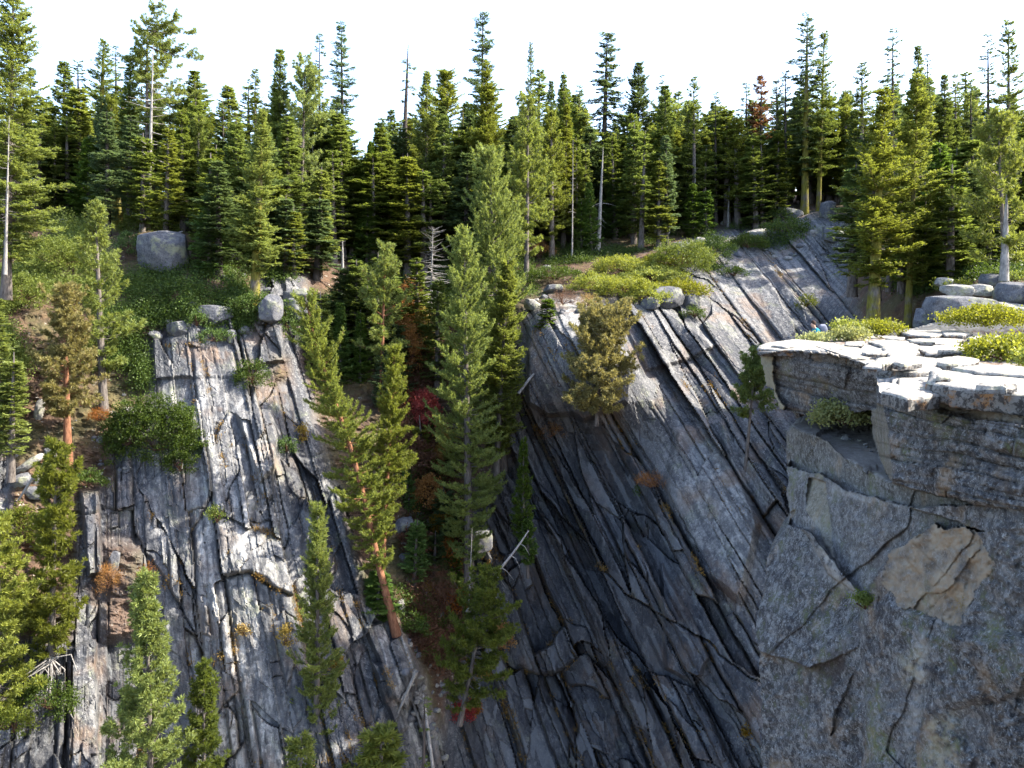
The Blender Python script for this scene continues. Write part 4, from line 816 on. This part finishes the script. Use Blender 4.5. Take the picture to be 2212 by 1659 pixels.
# --- the rest of the forest, standing behind the trees named above
FILL = [('dark fir deep in the left part of the forest', 'firs deep in the left forest', -60, 760, 165, 285, 66), ('dark fir deep in the middle of the forest', 'firs deep in the middle forest', 760, 1460, 200, 310, 60), ('dark fir deep in the right part of the forest', 'firs deep in the right forest', 1460, 2260, 155, 265, 80)]
for lab, grp, x0, x1, ya, yb, n in FILL:
    for i in range(n):
        x = x0 + (x1 - x0) * (i + rng.uniform(.1, .9)) / n; ty = rng.uniform(ya, yb) + 12
        if 755 < x < 815: ty = max(ty, 330)
        if 450 < x < 520 or 1560 < x < 1600: ty = max(ty, 270)
        by = rng.uniform(424, 505) if rng.random() < .8 else rng.uniform(505, 540)
        if 1690 < x < 1850: by = rng.uniform(420, 440)
        elif x > 1440: by = min(by, 478)
        T(['fir', 'firb', 'open', 'firy', 'brush', 'sparse', 'fir'][int(rng.integers(0, 7))], x + rng.normal() * 7, ty + (by - 424) * .5, x, by, rng.uniform(24, 44), lab, group=grp)

for i, (x, ty, by) in enumerate([(1372, 300, 500), (1420, 260, 480), (1502, 330, 480), (1575, 400, 470), (1652, 330, 440), (565, 330, 520), (1238, 300, 530)]):
    T('bare', x, ty, x - 2, by, 8, 'slim pale bare trunk standing among dark firs', group='slim pale trunks in the forest', Y=float(gnd(x, by)[1]) - 5)
for lab, grp, n, x0, x1, b0, b1, h0, h1 in (('shaded mid height fir at the front edge of the forest', 'firs along the front edge of the forest', 46, 430, 1140, 500, 610, 150, 300), ('fir of the second row in the right hand forest', 'second row firs of the right hand forest', 30, 1140, 1700, 440, 500, 170, 270), ('tall full fir in the thick of the forest', 'full firs in the thick of the forest', 40, -60, 2240, 430, 475, 190, 285), ('small green fir low in the gully', 'small firs low in the gully', 7, 880, 990, 960, 1290, 80, 130), ('green fir at the back of the sunny left slope', 'firs behind the sunny left slope', 12, -50, 330, 440, 480, 130, 230), ('dark fir crowding the upper gully', 'firs crowding the upper gully', 16, 690, 985, 690, 900, 130, 210), ('dark fir behind the outcrop on the right', 'firs behind the right outcrop', 14, 1850, 2260, 540, 620, 170, 300)):
    for i in range(n):
        x = x0 + (x1 - x0) * (i + rng.uniform(.05, .95)) / n; y = rng.uniform(b0, b1); h = rng.uniform(h0, h1)
        if 300 < x < 410 and y > 470: continue
        if 750 < x < 820: h = min(h, y - 335)
        if abs(x - 1644) < 45 or abs(x - 882) < 30 or abs(x - 1310) < 40: h = min(h, y - 290)
        if x0 < -55 and 1690 < x < 1850: y = min(y, 440)
        if x0 == 690 and x > 850: continue
        T((['open', 'firy', 'fir', 'brush', 'open', 'firb'] if x0 in (-60, 1140) else ['fir', 'firb', 'young', 'firy', 'open'])[int(rng.integers(0, 5))], x + rng.normal() * 5, y - h, x, y, h * rng.uniform(.17, .24), lab, group=grp, Y=(52 + rng.uniform(-3, 6)) if x0 > 1800 else None)
# mossy stump, fallen log, dry roots
def tubes_obj(name, lines, mat, label, cat, parts=None):
    a = Acc()
    for pts, r in lines: a.add(*tube(pts, r, 7))
    me = a.mesh(name, M[mat]); o = link(name, me); tag(o, label, cat); return o
p = gnd(254, 497); tubes_obj('tree_stump', [([p + (0, 0, -.4), p + (0, 0, .6), p + (.05, 0, 1.9), p + (.15, 0, 3.0)], [.75, .55, .48, .30]), ([p + (-.2, 0, 2.2), p + (-.35, 0, 3.4)], [.3, .05]), ([p + (.25, 0, 1.9), p + (.4, 0, 2.6)], [.25, .04])], 'moss', 'broken mossy tree stump among sunny shrubs', 'tree stump')
A0 = np.array(unp(1142, 1148, 54)); A1 = np.array(unp(1008, 1325, 51.5)); ax = A1 - A0
ln = [([A0 + ax * t + np.array([.05 * math.sin(9 * t), 0, .06 * math.cos(7 * t)]) for t in np.linspace(0, 1, 12)], np.linspace(.05, .16, 12))]
for t in (.15, .3, .45, .55, .7, .85):
    for sg in (-1, 1):
        q = A0 + ax * t; ln.append(([q, q + np.array([.35 * sg, -.2, -.35 + .2 * sg]), q + np.array([.7 * sg + random.uniform(-.2, .2), -.3, -.75])], [.035, .025, .01]))
tubes_obj('fallen_trunk', ln, 'dead', 'bleached fallen trunk propped across the gully below the dark wall', 'fallen trunk')
for i, (x0, y0, x1, y1, Y, lab) in enumerate([(915, 1500, 935, 1660, 46, 'straight pale dead log standing in the rubble chute'), (860, 1540, 900, 1450, 47.5, 'thin grey stick leaning in the rubble chute'), (40, 1080, 118, 975, 49, 'grey driftwood log lying on the rubble heap at left'), (1160, 800, 1120, 850, 60, 'short pale stick below the small fir'), (395, 500, 350, 520, 68, 'sunlit log on the ground behind the large blocky boulder')]):
    a = np.array(unp(x0, y0, Y)); b = np.array(unp(x1, y1, Y - .8)); tubes_obj('dead_log', [([a, a * .6 + b * .4 + (0, -.1, .08), b], [.06, .10, .12])], 'dead', lab, 'log')
ln = []
c = np.array(unp(108, 1420, 43.8))
for i in range(22):
    e = np.array(unp(rng.uniform(30, 175), rng.uniform(1440, 1560), 43.2 + rng.uniform(-.5, .6))); m1 = c * .6 + e * .4 + rng.normal(0, .35, 3); ln.append(([c + rng.normal(0, .1, 3), m1, e * .75 + m1 * .25 + rng.normal(0, .15, 3), e], [.045, .035, .025, .01]))
tubes_obj('dead_branches', ln, 'dead', 'tangle of bleached dead branches hanging under the rooted pine', 'branches')

# ------------------------------------------------------------------ shrubs
def shrub_mesh(seed, rx, ry, rz, mat, lf=.075, dens=1., twiggy=False):
    r = np.random.default_rng(seed); n = int(min(60000, dens * 620 * (rx * ry + rx * rz + ry * rz) * (.075 / lf) ** 2))
    d = unit(r.normal(size=(n, 3))); d[:, 2] = np.where(d[:, 2] < -.25, -d[:, 2], d[:, 2])
    lump = 1 + .30 * fbm(d[:, 0] * 2.2 + d[:, 2] * 1.3 + seed, d[:, 1] * 2.2 - d[:, 2] * 1.7, seed, 3) + .28 * fbm(d[:, 0] * 6 + seed, d[:, 1] * 6 + d[:, 2] * 5, seed + 4, 2)
    rr = lump * (.55 + .45 * r.random(n) ** .5)
    p = d * rr[:, None] * np.array([rx, ry, rz])
    cl = max(8, n // 42); ci = r.integers(0, n, cl); pc = p[ci]; ass = r.integers(0, cl, n); p = np.where(r.random((n, 1)) < .9, pc[ass] + r.normal(0, .08 + 1.1 * lf, (n, 3)) * np.array([1, 1, .65]), p)
    dr = unit(r.normal(size=(n, 3)) + d * .7 + Zv * .5); sz = lf * (.7 + .7 * r.random(n))
    LV = kites(p, dr * sz[:, None] * (2.2 if twiggy else 1.5), unit(np.cross(dr, r.normal(size=(n, 3)))), sz * (.10 if twiggy else .5))
    a = Acc()
    for i in range(int(8 + 5 * (rx + ry))):
        e = unit(r.normal(size=3)); e[2] = abs(e[2]); q = e * np.array([rx, ry, rz]) * r.uniform(.6, 1.); a.add(*tube([np.zeros(3) - Zv * .2, q * .4 + r.normal(0, .08, 3), q], [.03, .02, .006], 4))
    return leafmesh('foliage', [LV], M[mat], r), a.mesh('stem', M['stem'])
def shrub(px, py, w, h, mat, label, where='far', dens=1., lf=.075, dep=.75, name='shrub', group=None, twiggy=False, z=.35):
    p = gnd(px, py) if where == 'far' else (ngnd(px, py) if where == 'near' else np.array(unp(px, py, where)))
    sc = p[1] / F; o = empty(name, p); tag(o, label, 'shrub', group)
    lm, sm = shrub_mesh(int(px * 7 + py), w * sc / 2, w * sc / 2 * dep, h * sc * .62, mat, lf, dens, twiggy)
    a = link('foliage', lm, o); b = link('stem', sm, o); a.location.z = b.location.z = h * sc * z
    return o
B = shrub
B(335, 985, 215, 180, 'shrub', 'large dark green shrub hanging on the jointed wall', dens=2.2, dep=.35, z=.1)
B(400, 920, 60, 50, 'shrub', 'small upper lobe of shrub above the large hanging one', dep=.5)
B(275, 985, 100, 80, 'shrub', 'dark shrub at the lower left of the hanging one', dep=.4)
B(390, 1035, 80, 70, 'shrub', 'dark shrub drooping at the lower right of the hanging one', dep=.4)
B(545, 850, 92, 76, 'shrub', 'round deep green shrub on a ledge of the jointed wall', dep=.5)
B(620, 985, 46, 44, 'shrub', 'small round shrub lower on the same wall', dep=.6)
B(469, 1140, 40, 52, 'olive', 'small yellow green tuft in the middle of the jointed wall', dep=.6)
B(468, 745, 84, 36, 'shrub', 'low shrub along the top edge of the jointed wall')
B(425, 712, 50, 40, 'shrub', 'shrub beside the square block on the wall top')
B(545, 690, 110, 60, 'shrub', 'spreading shrub at the right of the wall top')
B(620, 740, 50, 90, 'shrub', 'dark shrub at the right shoulder of the wall')
for x, y, w, h, lab in ((1290, 628, 110, 44, 'bright yellow mat of shrub at the left end of the cliff top patch'), (1350, 592, 130, 44, 'bright yellow mat of shrub at the top of the cliff top patch'), (1350, 640, 130, 50, 'bright yellow mat of shrub in the middle of the cliff top patch'), (1415, 612, 130, 46, 'bright yellow mat of shrub behind the two lobed boulder'), (1400, 655, 90, 40, 'bright yellow mat of shrub hanging over the cliff lip'), (1462, 640, 110, 40, 'bright yellow mat of shrub at the right end of the cliff top patch'), (1440, 578, 100, 34, 'bright yellow mat of shrub at the upper right of the cliff top patch')):
    B(x, y, w * 1.15, h, 'manz', lab, lf=.09, dep=.9, dens=1.2, z=.2)
B(1470, 600, 150, 80, 'olive', 'duller green shrub behind the right end of the bright mound')
B(1200, 612, 120, 36, 'shrub', 'shaded bluish shrub left of the bright mound')
B(1540, 570, 90, 56, 'shrub', 'dark shrub between boulders on the upper slope')
B(1615, 545, 90, 40, 'shrub', 'low dark shrub on the upper bare slope')
B(1700, 510, 100, 36, 'shrub', 'wide low shrub below the twin mossy firs')
B(1500, 690, 50, 26, 'shrub', 'narrow shrub at the edge under the grey boulders')
B(1585, 600, 60, 24, 'shrub', 'thin strip of shrub in a groove of the bare slope', dep=.4)
B(1742, 670, 40, 34, 'olive', 'small green patch in a groove right of the bare slope', dep=.4)
B(1680, 480, 60, 30, 'shrub', 'shrub at the left foot of the twin mossy firs')
B(300, 470, 60, 40, 'olive', 'sunny shrub beside the broken stump')
B(360, 480, 80, 34, 'olive', 'sunny yellow shrub behind the large blocky boulder')
B(280, 560, 60, 60, 'shrub', 'shaded shrub left of the large blocky boulder')
B(50, 680, 130, 90, 'olive', 'broad sunny shrub on the left slope')
B(120, 600, 150, 90, 'olive', 'high sunny shrub under the left firs')
B(60, 1200, 160, 120, 'olive', 'leafy bright shrub below the rubble heap', dep=.4)
B(190, 1060, 90, 44, 'shrub', 'dark shrub on the pillar top at left')
B(60, 1370, 80, 70, 'olive', 'yellow green shrub beside the rooted pine')
B(110, 1560, 150, 110, 'shrub', 'dark green shrub on the lowest left ledge', dep=.5)
B(30, 1600, 110, 80, 'olive', 'lighter shrub in the bottom left corner', dep=.5)
B(1405, 1060, 70, 40, 'lora', 'rusty plants on a ledge of the right wall', twiggy=True)
B(1390, 1075, 46, 30, 'shrub', 'green tuft under the rusty plants')
B(885, 665, 62, 60, 'lora', 'orange brown bush in the upper gully')
B(890, 830, 50, 130, 'lora', 'tall orange bush beside the dark fir in the gully', dep=.5)
B(905, 905, 78, 64, 'lred', 'crimson bush in the gully')
B(880, 990, 60, 70, 'lbrn', 'dull maroon bush below the crimson one', twiggy=True)
B(1000, 1570, 56, 66, 'lred', 'red bush at the bottom below the dark pine')
B(1022, 1560, 30, 60, 'lora', 'orange half of the red bush at the bottom')
B(1030, 1475, 70, 60, 'lyel', 'yellowing bush under the dark bushy pine')
B(940, 1060, 60, 110, 'lora', 'ochre bush in the middle of the gully', twiggy=True)
B(955, 1170, 50, 80, 'lyel', 'yellow leaved bush on mossy gully rocks')
B(930, 1320, 110, 110, 'lbrn', 'tangled maroon brush in the lower gully', twiggy=True, dens=1.6)
B(925, 1290, 30, 40, 'lyel', 'small yellow sapling in the maroon brush')
B(1190, 960, 60, 60, 'lora', 'rusty bush at the left foot of the overhang', twiggy=True)
B(235, 1290, 50, 80, 'lora', 'ochre bush in the brown chimney', twiggy=True, dens=1.5)
B(320, 1270, 36, 60, 'lora', 'orange bush next to the foreground pine top', twiggy=True, dens=1.5)
B(218, 915, 56, 34, 'lora', 'orange grass clump at the foot of the tall bright pine', twiggy=True, dens=1.6)
B(1215, 670, 60, 50, 'lbrn', 'pale twiggy bush on the overhang top', twiggy=True)
B(1280, 500, 60, 50, 'lora', 'orange undergrowth glowing at the forest edge', twiggy=True)
B(1420, 475, 60, 36, 'lora', 'second orange patch of undergrowth at the forest edge', twiggy=True)
B(1160, 560, 90, 36, 'lora', 'orange ground plants under the bright full pine', twiggy=True)
B(1590, 460, 60, 30, 'lyel', 'yellow shrub under the small yellowish fir')
B(1270, 668, 40, 34, 'lgrass', 'straw coloured grass beside the bright mound', twiggy=True, dens=1.6)
B(525, 1378, 22, 34, 'lgrass', 'small orange tuft growing in a crack of the jointed wall', dens=2)
B(618, 1410, 20, 70, 'lyel', 'long yellow tuft in a crack of the jointed wall', dens=2, dep=.5)
B(482, 1430, 14, 30, 'lgrass', 'tiny orange tuft left of the long yellow one', dens=2)
B(728, 1470, 22, 70, 'lyel', 'yellow tuft at the right edge of the jointed wall', dens=2)
B(655, 960, 16, 50, 'lyel', 'yellow tuft in the corner crack of the wall', dens=2)
B(1625, 1620, 40, 70, 'lyel', 'yellow plant at the foot of the near cliff edge', dens=1.6)
for x, y, w, h, m_, lab in ((880, 720, 60, 60, 'lora', 'rusty bush under the dark firs at the top of the gully'), (870, 790, 60, 80, 'lora', 'amber bush leaning on the left side of the upper gully'), (915, 770, 40, 80, 'lyel', 'yellow sapling in the upper gully'), (925, 960, 60, 80, 'lred', 'second crimson bush, lower than the first'), (905, 1050, 60, 80, 'lbrn', 'purple brown thicket bush in mid gully'), (965, 1010, 40, 70, 'lyel', 'pale yellow bush against the long conifer'), (925, 1130, 70, 80, 'lora', 'wide orange bush over the mossy gully rocks'), (900, 1210, 60, 60, 'lbrn', 'brown bush above the vivid green small fir'), (960, 1250, 60, 70, 'lora', 'copper bush near the lower gully rocks'), (985, 1340, 60, 60, 'lora', 'low copper bush at the right of the maroon brush'), (900, 1390, 50, 50, 'shrub', 'small green bush in the maroon brush'), (975, 1420, 70, 60, 'lbrn', 'dark twiggy bush left of the dark pine'), (1085, 1420, 40, 60, 'lora', 'rusty tuft on the dark wall beside the dark pine')):
    B(x, y, w * 1.25, h * 1.2, m_, lab, lf=.10, dens=1.1, dep=.8, z=.5)
# near ledge bushes
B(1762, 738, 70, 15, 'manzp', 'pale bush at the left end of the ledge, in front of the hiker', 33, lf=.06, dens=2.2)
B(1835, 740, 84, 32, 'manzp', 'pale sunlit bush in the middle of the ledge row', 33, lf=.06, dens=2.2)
B(1830, 722, 64, 30, 'manz', 'green bush rising behind the pale ones', 35, lf=.06, dens=2.2)
B(1905, 726, 96, 32, 'manz', 'yellow green bush in front of the mossy trunks', 35, lf=.06, dens=2.2)
B(2130, 712, 180, 50, 'manz', 'long bush in front of the rock outcrop', 34, lf=.06, dens=2.2)
B(2180, 795, 190, 70, 'manz', 'big nearest bush on the ledge at the right edge', 24, lf=.06, dens=2.2)
B(2240, 800, 90, 46, 'manz', 'low clump at the right edge beside the nearest bush', 19, lf=.06, dens=2.2)
B(1822, 925, 130, 62, 'manzp', 'yellow green bush on the shelf below the ledge', 25.5, lf=.06, dens=2.2)
B(1870, 1305, 46, 22, 'olive', 'moss cushion on a small step of the near cliff', 18.3, lf=.03, dens=3)
B(2110, 1335, 80, 40, 'lyel', 'ochre dry plant beside the orange rock scar', 14.6, lf=.03, dens=1.5, twiggy=True)
B(2060, 628, 80, 24, 'olive', 'low reddish green shrub on top of the outcrop', 42)
B(2190, 612, 80, 26, 'olive', 'sunny shrub at the foot of the sunlit pine', 43)

# thickets: ground cover nobody could count
def thicket(name, polys, mat, label, per=70., leaves=46, hgt=.6, lf=.085, seed=0, twiggy=False):
    per *= .42; leaves = int(leaves * 1.5)
    r = np.random.default_rng(seed); LV = []; RN = []
    for P in polys:
        Pn = np.array(P, float); bb = Pn.min(0), Pn.max(0); A_ = (bb[1] - bb[0]).prod(); n = int(A_ / per)
        x = r.uniform(bb[0][0], bb[1][0], n); y = r.uniform(bb[0][1], bb[1][1], n)
        k = (poly(x + 12 * fbm(x / 40, y / 40, seed, 3), y, P) > .5) & (fbm(x / 34, y / 22, seed + 5, 3) > -.16); x, y = x[k], y[k]; b = gndv(x, y); n = len(x)
        hh = hgt * (.35 + .7 * r.random(n) + 1.3 * np.clip(fbm(x / 26, y / 18, seed + 8, 3), 0, 1)); tn_ = np.repeat(np.clip(.5 + 1.2 * fbm(x / 30, y / 20, seed + 9, 3) + r.normal(0, .12, n), 0, 1), leaves); RN.append(np.clip(tn_ * .7 + .3 * r.random(len(tn_)), 0, 1)); c = np.repeat(b, leaves, 0); h2 = np.repeat(hh, leaves); m = len(c)
        o = r.normal(size=(m, 3)) * np.stack([.42 + 0 * h2, .42 + 0 * h2, .35 * h2], 1); o[:, 2] += h2 * .55 - np.hypot(o[:, 0], o[:, 1]) * .35
        d = unit(r.normal(size=(m, 3)) + Zv * .8); sz = lf * (.7 + .7 * r.random(m))
        LV.append(kites(c + o, d * sz[:, None] * (2.4 if twiggy else 1.5), unit(np.cross(d, r.normal(size=(m, 3)))), sz * (.24 if twiggy else .5)))
    o = link(name, leafmesh(name, LV, M[mat], r, np.concatenate(RN))); tag(o, label, None, None, 'stuff')
thicket('shrub_thicket', [[(225, 590), (300, 600), (330, 585), (420, 575), (540, 570), (660, 555), (650, 600), (560, 630), (560, 690), (520, 720), (420, 690), (300, 720), (240, 700)], [(215, 700), (315, 690), (330, 860), (290, 850), (235, 790)], [(1495, 540), (1560, 500), (1640, 470), (1700, 490), (1740, 510), (1690, 540), (1600, 535), (1560, 590), (1510, 590)], [(640, 700), (720, 640), (860, 600), (860, 800), (720, 820), (660, 760)]], 'shrub', 'dark green shrub thicket covering the slope above the wall', seed=11, hgt=1.0)
thicket('sunny_thicket', [[(-80, 520), (150, 500), (250, 560), (225, 700), (180, 640), (60, 640), (40, 900), (-80, 900)], [(-80, 440), (330, 440), (420, 470), (400, 500), (330, 500), (150, 505), (-80, 520)]], 'olive', 'sunny yellow green undergrowth on the left slope', seed=12, hgt=1.1)
thicket('autumn_brush', [[(860, 640), (940, 700), (920, 900), (985, 1050), (990, 1250), (930, 1270), (890, 1180), (860, 1000), (850, 800)], [(885, 1250), (1000, 1300), (990, 1400), (940, 1460), (890, 1390)]], 'lbrn', 'maroon and brown autumn brush filling the gully', per=60, seed=13, twiggy=True, lf=.11, hgt=.7)
thicket('gully_shrubs', [[(870, 660), (930, 720), (930, 900), (980, 1100), (960, 1280), (900, 1180), (860, 900)], [(900, 1280), (990, 1330), (960, 1440), (900, 1400)], [(800, 1280), (900, 1250), (890, 1330), (820, 1340)]], 'shrub', 'dark green and ochre low shrubs mixed into the gully brush', per=170, seed=15)
thicket('forest_undergrowth', [[(430, 470), (760, 470), (800, 560), (640, 560), (450, 560)], [(780, 560), (1150, 560), (1160, 640), (1000, 720), (880, 640)], [(1180, 500), (1480, 470), (1430, 540), (1300, 560), (1180, 580)], [(1840, 480), (2250, 460), (2250, 600), (2060, 610), (1980, 640), (1850, 560)]], 'shrub', 'shaded low undergrowth on the forest floor', per=60, seed=14)
k = (crack > .45) & (mRock > .7) & (PX < 1700) & (PX > 300) & ((fbm(PX / 70, PY / 70, 77, 3) > .12) | ((PX > 1000) & (PX < 1450) & (PY > 1350) & (fbm(PX / 40, PY / 40, 78, 3) > -.1)))
ii = np.argwhere(k); ii = ii[rng.choice(len(ii), min(1300, len(ii)), False)]
r = np.random.default_rng(5); b = GV[ii[:, 0], ii[:, 1]]; c = np.repeat(b, 26, 0); m = len(c)
d = unit(r.normal(size=(m, 3)) + Zv * .9 - np.array([0, .6, 0])); sz = .12 * (.6 + .8 * r.random(m))
tag(link('crack_grass', leafmesh('crack_grass', [kites(c + r.normal(0, .12, (m, 3)), d * sz[:, None] * 1.6, unit(np.cross(d, r.normal(size=(m, 3)))), sz * .16)], M['lgrass'], r)), 'ochre grass and ferns growing along the rock cracks', None, None, 'stuff')

# ------------------------------------------------------------------ the hiker behind the bushes
hb = np.array(unp(1771, 722, 34.0)); hb[2] = unp(1771, 701, 34.0)[2] - .72
def skin_obj(name, verts, edges, rad, mat, parent, lv=2):
    me = bpy.data.meshes.new(name); me.from_pydata(verts, edges, []); me.materials.append(mat); o = link(name, me, parent)
    md = o.modifiers.new('skin', 'SKIN'); sv = me.skin_vertices[0].data
    for i, q in enumerate(rad): sv[i].radius = (q, q) if np.isscalar(q) else q
    sv[0].use_root = True
    md2 = o.modifiers.new('sub', 'SUBSURF'); md2.levels = md2.render_levels = lv
    return o
def flat_mat(name, c):
    q = NT(name); co = q.n('ShaderNodeTexCoord').outputs['Object']; n1 = q.noise(co, 14, 4); return q.bsdf(q.mix(q.ramp(n1, .3, .7), tuple(x * .8 for x in c), c), .85, n1, .01, .3)
skin_m, teal, hairm, packm, trous = flat_mat('skin', (.45, .27, .20)), flat_mat('teal_cloth', (.02, .23, .30)), flat_mat('dark_hair', (.035, .02, .015)), flat_mat('pack_cloth', (.16, .17, .22)), flat_mat('grey_trousers', (.12, .11, .10))
per = empty('person', hb); tag(per, 'hiker with dark hair and teal top crouching behind the pale bush', 'person')
bv_ = [(0, 0, .14), (-.07, 0, .32), (-.17, 0, .50), (-.22, 0, .56), (-.30, -.01, .66), (-.33, -.01, .74), (-.34, -.01, .80)]
be = [(i, i + 1) for i in range(6)]; br = [.15, .145, .14, .06, .085, .098, .06]
for sg in (-1, 1):
    n0 = len(bv_); bv_ += [(-.19, .17 * sg, .50), (-.24, .24 * sg, .32), (-.42, .17 * sg, .22), (-.47, .15 * sg, .215)]; br += [.055, .045, .035, .028]; be += [(2, n0), (n0, n0 + 1), (n0 + 1, n0 + 2), (n0 + 2, n0 + 3)]
    for f in range(4): bv_ += [(-.53 - .01 * (1 - abs(f - 1.5)), (.15 + (f - 1.5) * .02) * sg, .205), (-.56, (.15 + (f - 1.5) * .022) * sg, .18)]; be += [(n0 + 3, len(bv_) - 2), (len(bv_) - 2, len(bv_) - 1)]; br += [.009, .008]
    bv_ += [(-.50, .11 * sg, .20)]; be += [(n0 + 3, len(bv_) - 1)]; br += [.010]
    n1 = len(bv_); bv_ += [(-.10, .10 * sg, .12), (-.42, .13 * sg, .42), (-.36, .13 * sg, .10), (-.34, .13 * sg, .04), (-.50, .13 * sg, .02)]; br += [.10, .065, .05, .045, .04]; be += [(0, n1), (n1, n1 + 1), (n1 + 1, n1 + 2), (n1 + 2, n1 + 3), (n1 + 3, n1 + 4)]
skin_obj('body', bv_, be, br, skin_m, per)
skin_obj('teal_top', [(0.0, 0, .17), (-.07, 0, .32), (-.17, 0, .50), (-.215, 0, .56), (-.19, .17, .50), (-.24, .24, .33), (-.19, -.17, .50), (-.24, -.24, .33)], [(0, 1), (1, 2), (2, 3), (2, 4), (4, 5), (2, 6), (6, 7)], [.165, .16, .155, .075, .068, .06, .068, .06], teal, per)
skin_obj('trousers', [(0, 0, .14), (-.10, .10, .12), (-.42, .13, .42), (-.36, .13, .10), (-.10, -.10, .12), (-.42, -.13, .42), (-.36, -.13, .10)], [(0, 1), (1, 2), (2, 3), (0, 4), (4, 5), (5, 6)], [.16, .115, .08, .06, .115, .08, .06], trous, per)
skin_obj('hair', [(-.26, 0, .68), (-.285, 0, .77), (-.33, 0, .83), (-.38, 0, .83)], [(0, 1), (1, 2), (2, 3)], [.085, .122, .112, .075], hairm, per)
pk_o = link('backpack', boulder_mesh('backpack', 77, (.34, .36, .56), packm, 4, 4, .9, .03)); pk_o.location = hb + np.array([.14, 0, .47]); pk_o.rotation_euler = (0, -.35, 0)
tag(pk_o, 'grey backpack on the back of the crouching hiker', 'backpack')
st_ = link('strap', tubes_mesh if False else mesh_np('strap', *tube([(-.12, .1, .12), (-.30, .1, .2), (-.34, .1, .0), (-.18, .1, -.18)], [.02] * 4, 6), [packm]), pk_o)
print('trees', NT_[0], 'objects', len(bpy.data.objects), 'verts', sum(len(m.vertices) for m in bpy.data.meshes))
